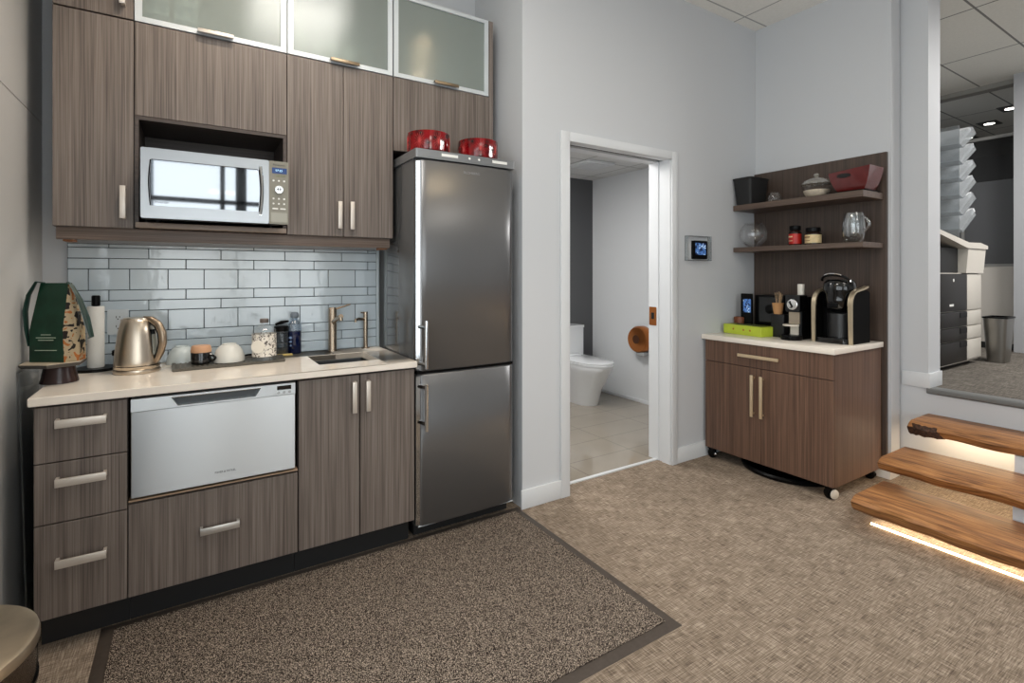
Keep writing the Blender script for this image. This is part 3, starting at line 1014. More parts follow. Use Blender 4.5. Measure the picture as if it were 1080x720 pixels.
# ------------------------------------------------------------------ microwave
MY = 2.45
t = thing('microwave', 'stainless steel microwave oven with a mirrored door in the cabinet niche', 'microwave', (0.09, 2.65, 1.5145))
bm = B(); box(bm, -0.162, 0.353, MY + 0.035, 2.85, 1.526, 1.79, 0.004)
obj('body', bm, M_steel_dark, t)
bm = B()
for x in (-0.12, 0.31):
    for y in (2.60, 2.80):
        lathe(bm, [(0.012, 1.5138), (0.014, 1.5258)], x, y, 14)
obj('feet', bm, M_black, t)
bm = B(); box(bm, -0.166, 0.361, MY + 0.008, MY + 0.034, 1.519, 1.7975, 0.003)
obj('chassis_front', bm, M_black_matte, t)
px = 0.287
bm = B(); rbox(bm, -0.169, px - 0.001, MY - 0.006, MY + 0.0075, 1.5215, 1.798, 0.006, axis='y')
d = obj('door', bm, pm('bright_satin_steel', (168, 170, 172), 0.3, 0.95), t)
wx0, wx1, wz0, wz1 = -0.134, 0.243, 1.571, 1.752
pts = [(wx0 - 0.006 * math.sin(PI * i / 10), wz1 + (wz0 - wz1) * i / 10) for i in range(11)] + [(wx1 + 0.006 * math.sin(PI * i / 10), wz0 + (wz1 - wz0) * i / 10) for i in range(11)]
bm = B(); prism(bm, pts, 'y', MY - 0.0072, MY - 0.0061)
obj('door_window', bm, M_mirror, d)
ed = [(wx0 - 0.008 - 0.006 * math.sin(PI * i / 10), wz1 + (wz0 - wz1) * i / 10) for i in range(11)]
bm = B()
tube(bm, [(p[0] + 0.005, MY - 0.0072, p[1]) for p in ed], 0.0022, 8)
tube(bm, [(wx1 - (p[0] - wx0) - 0.004, MY - 0.0072, p[1]) for p in ed], 0.0022, 8)
tube(bm, [(wx0, MY - 0.0072, wz1 + 0.001), (wx1, MY - 0.0072, wz1 + 0.001)], 0.0012, 6)
obj('window_seal', bm, M_black, d)
# bowed grip at the right of the window
g_ = [(0.252 + 0.007 * math.sin(PI * i / 10), MY - 0.014 - 0.006 * math.sin(PI * i / 10), 1.765 - 0.205 * i / 10) for i in range(11)]
bm = B(); tube(bm, g_, 0.0055, 10)
for p in (g_[0], g_[-1]):
    box(bm, p[0] - 0.005, p[0] + 0.005, MY - 0.014, MY - 0.0055, p[2] - 0.005, p[2] + 0.005)
obj('handle', bm, M_steel_bright, d)
lettering('lettering', 'Inverter', 0.015, (-0.10, MY - 0.0078, 1.586), ROT_FRONT, M_mark_dark, d, 0.0004)
bm = B(); rbox(bm, px, 0.365, MY - 0.006, MY + 0.0075, 1.5215, 1.798, 0.005, axis='y')
c = obj('control_panel', bm, pm('champagne_panel', (132, 128, 116), 0.4, 0.25), t)
bm = B(); box(bm, 0.298, 0.358, MY - 0.0075, MY - 0.0062, 1.744, 1.769)
obj('display', bm, pm('blue_display', (18, 40, 80), 0.15, emit=(40, 90, 170), estr=0.25), c)
lettering('clock_digits', '07:25', 0.013, (0.326, MY - 0.0079, 1.7565), ROT_FRONT, pm('display_digits', (170, 220, 250), 0.4, emit=(170, 220, 250), estr=0.8), c, 0.0002)
lettering('lettering', 'Panasonic', 0.010, (0.326, MY - 0.0066, 1.7815), ROT_FRONT, M_mark_dark, c, 0.0004, width=1.25)
lettering('lettering', 'GENIUS', 0.009, (0.332, MY - 0.0066, 1.733), ROT_FRONT, pm('green_print', (112, 124, 62), 0.5), c, 0.0004, width=1.2)
for k, (bx, bz) in enumerate([(0.304 + 0.0215 * i, zz) for zz in (1.712, 1.633, 1.611) for i in range(3)]):
    bm = B(); lathe_axis(bm, [(0.0042, 0), (0.0042, 0.0012), (0.003, 0.0016)], (bx, MY - 0.0061, bz), (0, -1, 0), 14)
    obj('button', bm, M_mark_white, c)
bm = B(); lathe_axis(bm, [(0.0185, 0), (0.0185, 0.006), (0.0165, 0.0085), (0.0, 0.009)], (0.326, MY - 0.0061, 1.673), (0, -1, 0), 28)
k = obj('dial', bm, pm('dial_silver', (220, 222, 222), 0.2, 0.8), c)
bm = B()
for sx in (-1, 1):
    prism(bm, [(0.326 + sx * 0.010, 1.673), (0.326 + sx * 0.002, 1.679), (0.326 + sx * 0.002, 1.667)], 'y', MY - 0.0160, MY - 0.0152)
obj('arrow_marks', bm, M_mark_dark, k)
for bx in (0.311, 0.342):
    bm = B(); rbox(bm, bx - 0.0115, bx + 0.0115, MY - 0.0078, MY - 0.0061, 1.586, 1.592, 0.0025, axis='y')
    obj('button', bm, M_mark_white, c)
bm = B(); rbox(bm, 0.294, 0.359, MY - 0.0072, MY - 0.0061, 1.530, 1.572, 0.003, axis='y')
obj('door_release', bm, pm('release_panel', (150, 146, 134), 0.35, 0.6), c)

# ------------------------------------------------------------------ fridge
FX0, FX1, FY = 0.916, 1.474, 2.30
t = thing('fridge', 'tall graphite fridge-freezer with two doors beside the counter', 'fridge', ((FX0 + FX1) / 2, 2.6, 0))
bm = B(); box(bm, FX0, FX1, FY + 0.055, YB - 0.02, 0.075, 1.866, 0.003)
obj('body', bm, M_fridge_side, t)
bm = B(); box(bm, FX0 + 0.01, FX1 - 0.01, FY + 0.075, YB - 0.05, 0.0145, 0.0745)
obj('plinth', bm, M_black_matte, t)
def fdoor(z0, z1):
    """door leaf with a softly bowed face and rounded side edges"""
    xc, hw = (FX0 + FX1) / 2, (FX1 - FX0) / 2
    pts = []
    n = 20
    for i in range(n + 1):
        s = -0.9 + 1.74 * i / n
        pts.append((xc + s * hw, FY + 0.002 + 0.0095 * s * s))
    pts = [(FX0, FY + 0.052), (FX0, FY + 0.0285), (FX0 + 0.0015, FY + 0.0250), (FX0 + 0.0195, FY + 0.0145), (FX0 + 0.0235, FY + 0.0115)] + pts
    pts += [(FX1 - 0.03, FY + 0.012), (FX1 - 0.014, FY + 0.017), (FX1 - 0.004, FY + 0.026), (FX1, FY + 0.036), (FX1, FY + 0.052)]
    bm = B()
    rings = []
    for z, ins in ((z0, 0.006), (z0 + 0.006, 0), (z1 - 0.006, 0), (z1, 0.006)):
        rings.append([(xc + (p[0] - xc) * (1 - ins / hw), p[1] + (ins if p[1] < FY + 0.05 else 0), z) for p in pts])
    return loft(bm, rings)
d1 = obj('upper_door', fdoor(0.829, 1.859), M_fridge, t, angle=50)
d2 = obj('lower_door', fdoor(0.078, 0.815), M_fridge, t, angle=50)
bm = B(); box(bm, FX0 + 0.004, FX1 - 0.004, FY + 0.022, FY + 0.05, 0.816, 0.828)
obj('door_seal', bm, M_black, t)
bm = B(); box(bm, FX0 + 0.01, FX1 - 0.01, FY + 0.012, FY + 0.016, 0.078, 0.083)
obj('lower_edge_trim', bm, M_alu, d2)
for d_, z0, z1 in ((d1, 0.84, 1.85), (d2, 0.088, 0.805)):
    bm = B(); prism(bm, [(FX0 + 0.0020, FY + 0.0242), (FX0 + 0.0190, FY + 0.01435), (FX0 + 0.0187, FY + 0.0138), (FX0 + 0.0017, FY + 0.0237)], 'z', z0, z1)
    obj('edge_glint', bm, M_steel_bright, d_)  # polished strip added for the bright reflection along the rounded door edge
def fhandle(parent, z0, z1, m0, m1):
    x, y = 0.945, FY - 0.042
    bm = B(); tube(bm, [(x, y, z0), (x, y, z1)], 0.0095, 16)
    for z in (m0, m1):
        tube(bm, [(x, y, z), (x - 0.006, FY + 0.0, z), (FX0 + 0.012, FY + 0.036, z)], 0.009, 10)
    return obj('handle', bm, M_steel_bright, parent)
fhandle(d1, 0.850, 1.079, 0.868, 1.046)
fhandle(d2, 0.553, 0.776, 0.585, 0.757)
lettering('lettering', 'BLOMBERG', 0.017, (1.21, FY + 0.0015, 1.815), ROT_FRONT, M_mark_grey, d1, 0.0006, width=1.1)
bm = B()
rbox(bm, FX0 - 0.006, FX1 + 0.004, FY + 0.008, YB - 0.02, 1.8665, 1.909, 0.012)
tp = obj('top_cap', bm, pm('grey_top_cap', (136, 138, 140), 0.3, 0.5), t)
for x0_, x1_ in ((1.045, 1.135), (1.335, 1.425)):
    bm = B(); box(bm, x0_, x1_, FY + 0.0065, FY + 0.0078, 1.884, 1.898)
    obj('control_label', bm, M_mark_white, tp)
for x_ in (1.20, 1.255):
    bm = B(); lathe_axis(bm, [(0.006, 0), (0.006, 0.003), (0.004, 0.004)], (x_, FY + 0.0079, 1.890), (0, -1, 0), 14)
    obj('indicator_button', bm, M_mark_white, tp)

# ruby bowls on the fridge: cut-glass sides with star facets
def ruby_bowl(cx, cy, r, h, label, rot):
    z = 1.9095
    t = thing('red_bowl', label, 'bowl', (cx, cy, z), 'ruby bowls on the fridge')
    seg = 48
    rings = []
    for q, (rr, zz) in enumerate([(0.93, 0), (0.99, 0.12), (1.0, 0.5), (1.0, 0.88), (0.985, 1.0), (0.93, 1.0), (0.90, 0.3), (0.5, 0.12)]):
        ring = []
        for k in range(seg):
            cut = 0.03 if (0 < q < 4 and (k + (q % 2) * 2) % 4 == 0) else 0.0
            a = 2 * PI * k / seg + rot
            ring.append((cx + r * (rr - cut) * math.cos(a), cy + r * (rr - cut) * math.sin(a), z + h * zz))
        rings.append(ring)
    bm = B(); loft(bm, rings)
    obj('bowl', bm, M_red, t, angle=12)
    bm = B()
    for j in range(7):                       # star cuts around the wall
        a0 = rot + 2 * PI * j / 7
        for s in range(8):
            th = PI * s / 8
            pts = []
            for q in (-1, 0, 1):
                a = a0 + q * 0.30 * math.cos(th)
                pts.append((cx + r * 1.002 * math.cos(a), cy + r * 1.002 * math.sin(a), z + h * (0.5 + 0.40 * q * math.sin(th))))
            tube(bm, pts, [0.0003, 0.0016, 0.0003], 5)
    obj('star_cuts', bm, pm('pale_red_cut', (186, 70, 68), 0.15), t)
    return t
ruby_bowl(1.030, 2.435, 0.108, 0.105, 'bright red cut-glass bowl at the left of the fridge top', 0.3)
ruby_bowl(1.318, 2.435, 0.108, 0.105, 'darker red cut-glass bowl at the right of the fridge top', 0.75)

# ------------------------------------------------------------------ things on the counter
RV = Vector((0.8455, -0.534, 0)); FV = Vector((0.534, 0.8455, 0))   # the camera's right and forward
def at(base, r, f, z):
    p = Vector((base[0], base[1], 0)) + RV * r + FV * f
    return (p.x, p.y, z)

# cake stand
CS = (-0.441, 2.555)
t = thing('cake_stand', 'hexagonal stone cake stand on a dark brown pedestal at the counter end', 'cake stand', (CS[0], CS[1], CT))
bm = B(); lathe(bm, [(0.058, CT + 0.0005), (0.058, CT + 0.006), (0.054, CT + 0.02), (0.046, CT + 0.068)], CS[0] + 0.012, CS[1] + 0.02, 32)
obj('pedestal', bm, pm('dark_brown_glaze', (54, 34, 32), 0.25), t)
bm = B()
hexa = lambda rr, z: [at(CS, rr * math.cos(PI * k / 3 + 0.0), rr * 0.98 * math.sin(PI * k / 3), z) for k in range(6)]
loft(bm, [hexa(0.095, CT + 0.0685), hexa(0.103, CT + 0.076), hexa(0.104, CT + 0.082)])
pl = obj('plate', bm, pm('dark_stone_edge', (70, 66, 62), 0.5), t)
bm = B(); loft(bm, [hexa(0.101, CT + 0.0821), hexa(0.100, CT + 0.0845)])
obj('plate_top', bm, pm('beige_stone_top', (186, 172, 150), 0.35, noise=0.15, nscale=22), pl)

# green gift bag standing on the stand
BZ0 = CT + 0.085
t = thing('gift_bag', 'green gift bag with animal print sides and dark ribbon handles on the cake stand', 'gift bag', (CS[0], CS[1], BZ0))
BC = (CS[0] + 0.016, CS[1] + 0.012)
f0, f1 = (-0.070, -0.052), (0.062, -0.055)           # front corners (right, forward offsets)
b0, b1 = (-0.062, 0.045), (0.076, 0.040)
H_ = 0.295
def bp_(c, z): return at(BC, c[0], c[1], BZ0 + z)
bm = B()
fr = [bp_(f0, 0.0005), bp_(f1, 0.0005), bp_((0.058, -0.056), 0.12), bp_((0.050, -0.022), H_), bp_((-0.058, -0.020), H_), bp_((-0.068, -0.054), 0.12)]
bk = [bp_(b0, 0.0005), bp_((b1[0] - 0.012, b1[1]), 0.0005), bp_((0.070, 0.03), 0.12), bp_((0.052, -0.008), H_), bp_((-0.056, -0.006), H_), bp_((-0.064, 0.035), 0.12)]
for face in (fr, bk):
    vs = [bm.verts.new(p) for p in face]
    bm.faces.new((vs[0], vs[1], vs[2], vs[5])); bm.faces.new((vs[5], vs[2], vs[3], vs[4]))
vs = [bm.verts.new(p) for p in (fr[0], fr[1], bk[1], bk[0])]; bm.faces.new(vs)
bmesh.ops.solidify(bm, geom=bm.faces[:], thickness=0.002)
obj('panel', bm, pm('green_paper', (30, 76, 56), 0.3, noise=0.25, nscale=18, coat=0.4), t)
for a, b, mid in ((1, 1, (0.082, -0.004)), (0, 0, (-0.074, -0.004))):
    bm = B()
    if a == 1:
        P = [[fr[1], bp_((0.080, -0.012), 0.0005), bk[1]], [fr[2], bp_((0.086, -0.014), 0.12), bk[2]], [fr[3], bp_((0.060, -0.014), H_ * 0.94), bk[3]]]
    else:
        P = [[fr[0], bp_((-0.078, -0.006), 0.0005), bk[0]], [fr[5], bp_((-0.082, -0.008), 0.12), bk[5]], [fr[4], bp_((-0.066, -0.012), H_ * 0.94), bk[4]]]
    vv = [[bm.verts.new(p) for p in row] for row in P]
    for i in range(2):
        for j in range(2):
            bm.faces.new((vv[i][j], vv[i][j + 1], vv[i + 1][j + 1], vv[i + 1][j]))
    bmesh.ops.solidify(bm, geom=bm.faces[:], thickness=0.0015)
    obj('gusset', bm, M_leopard, t)['label'] = 'animal print side'
M_ribbon = pm('dark_green_ribbon', (24, 50, 44), 0.35)
for side in (-1, 1):
    if side < 0:
        path = [(-0.035, -0.03, 0.296), (-0.06, -0.035, 0.30), (-0.084, -0.04, 0.25), (-0.092, -0.045, 0.19), (-0.082, -0.05, 0.12), (-0.074, -0.05, 0.06)]
    else:
        path = [(0.045, -0.02, 0.298), (0.062, -0.02, 0.285), (0.088, -0.015, 0.23), (0.112, -0.012, 0.16), (0.128, -0.01, 0.09), (0.118, -0.012, 0.085)]
    bm = B(); tube(bm, [bp_(p[:2], p[2]) for p in path], [0.007, 0.009, 0.013, 0.015, 0.012, 0.006], 10, flat=0.3)
    obj('ribbon_handle', bm, M_ribbon, t)
bm = B()
for zz, w_ in ((0.092, 0.036), (0.083, 0.028), (0.045, 0.040), (0.103, 0.018)):
    y_ = -0.0572
    p0, p1 = at(BC, -0.004 - w_, y_, BZ0 + zz), at(BC, -0.004 + w_, y_, BZ0 + zz)
    tube(bm, [p0, p1], 0.0013, 6)
obj('printed_lines', bm, pm('pale_green_print', (176, 196, 176), 0.5), t)

# paper towel holder
PT = (-0.350, 2.815)
t = thing('paper_towel_holder', 'black paper towel stand with a slim white roll between bag and kettle', 'paper towel holder', (PT[0], PT[1], CT))
bm = B(); lathe(bm, [(0.08, CT + 0.0005), (0.08, CT + 0.008), (0.075, CT + 0.012), (0.0, CT + 0.012)], PT[0], PT[1], 36)
obj('base', bm, M_black, t)
bm = B(); lathe(bm, [(0.029, CT + 0.0125), (0.0298, CT + 0.016), (0.0298, CT + 0.272), (0.028, CT + 0.275), (0.012, CT + 0.275), (0.012, CT + 0.27)], PT[0], PT[1], 36)
obj('paper_roll', bm, pm('paper_towel', (236, 234, 228), 0.9, bump=0.2, bscale=120), t)
bm = B(); lathe(bm, [(0.010, CT + 0.2755), (0.0155, CT + 0.278), (0.0155, CT + 0.318), (0.012, CT + 0.322), (0.0, CT + 0.323)], PT[0], PT[1], 24)
obj('finial', bm, M_black, t)

# kettle
KT = (-0.196, 2.672)
t = thing('kettle', 'brushed steel electric kettle with a curved black handle', 'kettle', (KT[0], KT[1], CT))
M_kettle = pm('warm_brushed_steel', (204, 190, 172), 0.28, 1.0, aniso=0.6)
bm = B(); lathe(bm, [(0.082, CT + 0.0005), (0.084, CT + 0.006), (0.082, CT + 0.016), (0.0, CT + 0.016)], KT[0], KT[1], 40)
obj('base', bm, M_kettle, t)
bm = B(); lathe(bm, [(0.078, CT + 0.0165), (0.081, CT + 0.022), (0.080, CT + 0.05), (0.074, CT + 0.11), (0.067, CT + 0.165), (0.058, CT + 0.208), (0.052, CT + 0.221), (0.050, CT + 0.224)], KT[0], KT[1], 40)
obj('body', bm, M_kettle, t)
bm = B(); lathe(bm, [(0.080, CT + 0.030), (0.0815, CT + 0.0305), (0.0815, CT + 0.033), (0.080, CT + 0.0335)], KT[0], KT[1], 40, cap0=False, cap1=False)
obj('seam_ring', bm, M_black, t)
bm = B(); lathe(bm, [(0.048, CT + 0.2242), (0.047, CT + 0.229), (0.03, CT + 0.232), (0.0, CT + 0.233)], KT[0], KT[1], 36)
obj('lid', bm, M_kettle, t)
bm = B()
loft(bm, [[at(KT, -0.052, -0.02, CT + 0.222), at(KT, -0.052, 0.02, CT + 0.222), at(KT, -0.062, 0.016, CT + 0.18), at(KT, -0.062, -0.016, CT + 0.18)],
          [at(KT, -0.066, -0.006, CT + 0.223), at(KT, -0.066, 0.006, CT + 0.223), at(KT, -0.067, 0.004, CT + 0.205), at(KT, -0.067, -0.004, CT + 0.205)]])
obj('spout', bm, M_kettle, t)
hp = [(0.030, CT + 0.226), (0.062, CT + 0.222), (0.092, CT + 0.200), (0.108, CT + 0.165), (0.111, CT + 0.125), (0.102, CT + 0.085), (0.087, CT + 0.055), (0.076, CT + 0.042)]
bm = B(); tube(bm, [at(KT, p[0], 0.0, p[1]) for p in hp], [0.010, 0.013, 0.0145, 0.015, 0.0145, 0.013, 0.011, 0.008], 14)
obj('handle', bm, pm('bronze_grip', (160, 142, 122), 0.3, 0.9), t)
hp2 = [(p[0] - 0.0125, p[1] - 0.004) for p in hp[1:]]
bm = B(); tube(bm, [at(KT, p[0], 0.0, p[1]) for p in hp2], 0.0085, 12)
obj('handle_inner', bm, M_black, t)
bm = B()
loft(bm, [[at(KT, 0.060, -0.014, CT + 0.06), at(KT, 0.078, -0.012, CT + 0.06), at(KT, 0.078, 0.012, CT + 0.06), at(KT, 0.060, 0.014, CT + 0.06)],
          [at(KT, 0.054, -0.014, CT + 0.18), at(KT, 0.068, -0.012, CT + 0.18), at(KT, 0.068, 0.012, CT + 0.18), at(KT, 0.054, 0.014, CT + 0.18)]])
obj('window_frame', bm, M_black, t)
bm = B()
loft(bm, [[at(KT, 0.066, -0.0165, CT + 0.075), at(KT, 0.080, -0.010, CT + 0.075), at(KT, 0.080, 0.008, CT + 0.075), at(KT, 0.066, 0.012, CT + 0.075)],
          [at(KT, 0.060, -0.0165, CT + 0.16), at(KT, 0.071, -0.010, CT + 0.16), at(KT, 0.071, 0.008, CT + 0.16), at(KT, 0.060, 0.012, CT + 0.16)]])
obj('water_gauge', bm, pm('gauge_grey', (150, 150, 140), 0.2), t)

# drying tray
t = thing('drying_mat', 'long dark grey ribbed drying mat on the counter behind the dishwasher', 'drying mat', (0.15, 2.65, CT))
bm = B()
mp_ = [(-0.070, 2.572), (0.374, 2.600), (0.386, 2.772), (-0.075, 2.760)]
def inset(pts, k, z):
    cx = sum(p[0] for p in pts) / 4; cy = sum(p[1] for p in pts) / 4
    return [(cx + (p[0] - cx) * k, cy + (p[1] - cy) * k, z) for p in pts]
loft(bm, [inset(mp_, 0.985, CT + 0.0005), inset(mp_, 1.0, CT + 0.004), inset(mp_, 1.0, CT + 0.012), inset(mp_, 0.95, CT + 0.012), inset(mp_, 0.94, CT + 0.008)])
obj('tray', bm, pm('grey_silicone', (86, 82, 74), 0.5, noise=0.12, nscale=80), t)
bm = B()
for i in range(22):
    s = (i + 1) / 23
    x0_ = -0.06 + 0.42 * s
    box(bm, x0_ - 0.004, x0_ + 0.004, 2.60, 2.745, CT + 0.0081, CT + 0.0115)
obj('ribs', bm, pm('grey_silicone_rib', (96, 92, 84), 0.5), t)

# upturned bowls
def bowl(name, cx, cy, r, h, z, mat, label):
    bm = B()
    pr = [(r, z), (r * 1.0, z + 0.004), (r * 0.96, z + h * 0.32), (r * 0.82, z + h * 0.65), (r * 0.60, z + h * 0.88), (r * 0.46, z + h * 0.95), (r * 0.45, z + h), (r * 0.38, z + h), (r * 0.36, z + h * 0.95), (0, z + h * 0.94)]
    lathe(bm, pr, cx, cy, 40, cap0=True)
    return tag(obj(name, bm, mat), label, 'bowl', 'upturned bowls by the drying mat')
bowl('upturned_bowl', -0.038, 2.812, 0.062, 0.080, CT + 0.0005, M_celadon, 'pale green bowl turned upside down between the kettle and the black mug')
bowl('upturned_bowl', 0.147, 2.690, 0.066, 0.080, CT + 0.0122, pm('cream_glaze', (222, 220, 212), 0.18), 'cream bowl turned upside down right of the black mug')

# black mug, rim up, with a tan cup upside down on it
MG = (0.036, 2.678)
mz = CT + 0.0122
t = thing('black_mug', 'glossy black mug with a round handle on the drying mat', 'mug', (MG[0], MG[1], mz))
bm = B(); lathe(bm, [(0.036, mz), (0.040, mz + 0.004), (0.041, mz + 0.050), (0.0405, mz + 0.0515), (0.037, mz + 0.0515), (0.036, mz + 0.006)], MG[0], MG[1], 36)
obj('body', bm, M_black_gloss, t)
bm = B(); tube(bm, [at(MG, 0.038 + 0.027 * math.sin(PI * i / 10), 0, mz + 0.042 - 0.034 * i / 10) for i in range(11)], 0.005, 10)
obj('handle', bm, M_black_gloss, t)
bm = B(); z_ = mz + 0.052
lathe(bm, [(0.0405, z_), (0.041, z_ + 0.008), (0.038, z_ + 0.025), (0.035, z_ + 0.029), (0.0, z_ + 0.0295)], MG[0], MG[1], 36)
tag(obj('tan_cup', bm, pm('tan_bisque', (206, 158, 122), 0.5)), 'tan cup turned upside down on top of the black mug', 'cup')

# black ladle rest behind the mat
bm = B(); loft(bm, [[(0.175 + 0.035 * math.cos(a) * k, 2.79 + 0.02 * math.sin(a) * k, CT + z) for a in [2 * PI * i / 20 for i in range(20)]] for k, z in ((0.7, 0.0005), (1.0, 0.006), (1.0, 0.016), (0.85, 0.018))])
tube(bm, [(0.20, 2.79, CT + 0.013), (0.235, 2.80, CT + 0.018), (0.27, 2.81, CT + 0.016)], 0.005, 8)
tag(obj('black_spoon', bm, M_black), 'black spoon lying on the counter between the cream bowl and the patterned bottle', 'spoon')

# damask bottle
BT = (0.290, 2.650)
z0 = CT + 0.0122
t = thing('glass_bottle', 'clear glass bottle with a lacy printed sleeve on the drying mat', 'bottle', (BT[0], BT[1], z0))
bm = B(); lathe(bm, [(0.050, z0), (0.052, z0 + 0.005), (0.052, z0 + 0.125), (0.048, z0 + 0.142), (0.030, z0 + 0.158), (0.017, z0 + 0.164), (0.016, z0 + 0.172)], BT[0], BT[1], 36)
obj('body', bm, M_glass, t)
bm = B(); lathe(bm, [(0.0527, z0 + 0.018), (0.0527, z0 + 0.122)], BT[0], BT[1], 36, cap0=False, cap1=False)
obj('printed_sleeve', bm, M_damask, t)
bm = B()
c_ = Vector(at(BT, -0.004, -0.0515, z0 + 0.066))
lathe_axis(bm, [(0.030, 0.0), (0.030, 0.0035), (0.0, 0.004)], c_, -FV, 30)
obj('round_label', bm, pm('cream_label', (234, 228, 216), 0.6), t)
bm = B(); lathe(bm, [(0.018, z0 + 0.1725), (0.019, z0 + 0.175), (0.019, z0 + 0.190), (0.017, z0 + 0.192), (0.0, z0 + 0.192)], BT[0], BT[1], 24)
obj('cap', bm, pm('brown_grey_cap', (104, 94, 88), 0.4), t)

# glass canister with a black lever lid
JR = (0.391, 2.842)
t = thing('glass_jar', 'clear glass jar with a tilted black lever lid against the tiles', 'jar', (JR[0], JR[1], CT))
bm = B(); lathe(bm, [(0.034, CT + 0.0005), (0.036, CT + 0.004), (0.036, CT + 0.115), (0.033, CT + 0.122)], JR[0], JR[1], 32)
obj('body', bm, glass_mat('grey_glass', (196, 200, 204), edge=0.12, face=0.06), t)
bm = B(); lathe(bm, [(0.033, CT + 0.002), (0.033, CT + 0.03), (0.0, CT + 0.03)], JR[0], JR[1], 28)
obj('contents', bm, pm('grey_grains', (110, 112, 110), 0.8), t)
bm = B(); lathe(bm, [(0.035, CT + 0.1225), (0.036, CT + 0.126), (0.036, CT + 0.146), (0.030, CT + 0.150), (0.0, CT + 0.151)], JR[0], JR[1], 32)
l_ = obj('lid', bm, M_black, t)
bm = B(); tube(bm, [at(JR, -0.030, 0, CT + 0.155), at(JR, 0.0, 0, CT + 0.166), at(JR, 0.036, 0, CT + 0.172)], [0.006, 0.009, 0.006], 10)
obj('lever', bm, M_black, l_)

# yellow sponge in front of the jar
bm = B(); box(bm, 0.355, 0.435, 2.775, 2.80, CT + 0.0005, CT + 0.010, 0.003)
tag(obj('sponge', bm, pm('yellow_sponge', (214, 188, 120), 0.9, bump=0.5, bscale=90)), 'pale yellow sponge lying in front of the glass jar', 'sponge')

# blue soap bottle
SB = (0.455, 2.846)
t = thing('soap_bottle', 'dish soap bottle of dark blue liquid next to the faucet', 'soap bottle', (SB[0], SB[1], CT))
bm = B(); lathe(bm, [(0.029, CT + 0.0005), (0.032, CT + 0.005), (0.032, CT + 0.118), (0.0, CT + 0.1185)], SB[0], SB[1], 28, sy=0.75)
obj('liquid', bm, pm('blue_liquid', (11, 22, 60), 0.1, coat=0.4), t)
bm = B(); lathe(bm, [(0.0325, CT + 0.119), (0.031, CT + 0.150), (0.024, CT + 0.168), (0.013, CT + 0.175), (0.013, CT + 0.185)], SB[0], SB[1], 28, sy=0.75)
obj('clear_shoulder', bm, glass_mat('blueish_plastic', (206, 220, 232), edge=0.1, face=0.06, body=0.12), t)
bm = B(); lathe(bm, [(0.014, CT + 0.1855), (0.019, CT + 0.19), (0.021, CT + 0.203), (0.016, CT + 0.215), (0.0, CT + 0.217)], SB[0], SB[1], 24)
obj('cap', bm, pm('slate_cap', (112, 122, 132), 0.4), t)
bm = B()
for i, zz in enumerate((0.085, 0.065, 0.045)):
    c_ = Vector(at(SB, -0.008, -0.0285, CT + zz))
    lathe_axis(bm, [(0.007 - 0.001 * i, 0), (0.007 - 0.001 * i, 0.0012)], c_, -FV, 16)
obj('label_print', bm, pm('pale_blue_print', (132, 156, 190), 0.5), t)

# main faucet
FC = (0.642, 2.828)
t = thing('faucet', 'thick satin nickel faucet with an angled spout behind the sink', 'faucet', (FC[0], FC[1], CT))
bm = B(); lathe(bm, [(0.024, CT + 0.0005), (0.024, CT + 0.006), (0.0215, CT + 0.010), (0.0215, CT + 0.230), (0.019, CT + 0.235), (0.0, CT + 0.235)], FC[0], FC[1], 32)
obj('body', bm, M_nickel, t)
sp = [(FC[0] + 0.002, FC[1] - 0.010, CT + 0.155), (FC[0] + 0.006, FC[1] - 0.06, CT + 0.176), (FC[0] + 0.012, FC[1] - 0.135, CT + 0.195)]
bm = B(); tube(bm, sp, 0.0125, 16)
tube(bm, [(FC[0] + 0.012, FC[1] - 0.128, CT + 0.191), (FC[0] + 0.013, FC[1] - 0.132, CT + 0.172)], 0.010, 14)
obj('spout', bm, M_nickel, t)
bm = B(); tube(bm, [(FC[0] + 0.012, FC[1] - 0.006, CT + 0.226), (FC[0] + 0.05, FC[1] - 0.03, CT + 0.240), (FC[0] + 0.082, FC[1] - 0.048, CT + 0.252)], [0.006, 0.0045, 0.0045], 10)
obj('lever', bm, M_nickel, t)
# filter tap
FT = (0.822, 2.836)
t = thing('filter_tap', 'slim satin nickel filter tap near the fridge side', 'tap', (FT[0], FT[1], CT))
bm = B(); lathe(bm, [(0.022, CT + 0.0005), (0.022, CT + 0.006), (0.012, CT + 0.008), (0.012, CT + 0.204), (0.0, CT + 0.205)], FT[0], FT[1], 24)
obj('body', bm, M_nickel, t)
bm = B(); tube(bm, [(FT[0], FT[1], CT + 0.160), (FT[0] - 0.045, FT[1] - 0.02, CT + 0.168), (FT[0] - 0.062, FT[1] - 0.03, CT + 0.165), (FT[0] - 0.064, FT[1] - 0.031, CT + 0.150)], 0.0075, 12)
obj('spout', bm, M_nickel, t)
bm = B(); tube(bm, [(FT[0], FT[1], CT + 0.196), (FT[0] - 0.028, FT[1] - 0.006, CT + 0.201)], 0.004, 8)
obj('lever', bm, M_nickel, t)

# clear acrylic sheet wedged between counter and wall
bm = B(); prism(bm, [(2.36, 0.962), (2.62, 0.965), (2.58, 0.0), (2.46, 0.0)], 'x', -0.5, -0.4955)
bm2 = bm
tag(obj('acrylic_sheet', bm2, glass_mat('thin_acrylic', (236, 238, 239), edge=0.06, face=0.03, rough=0.1, body=0.04)), 'clear acrylic sheet wedged between the counter end and the left wall', 'acrylic sheet')

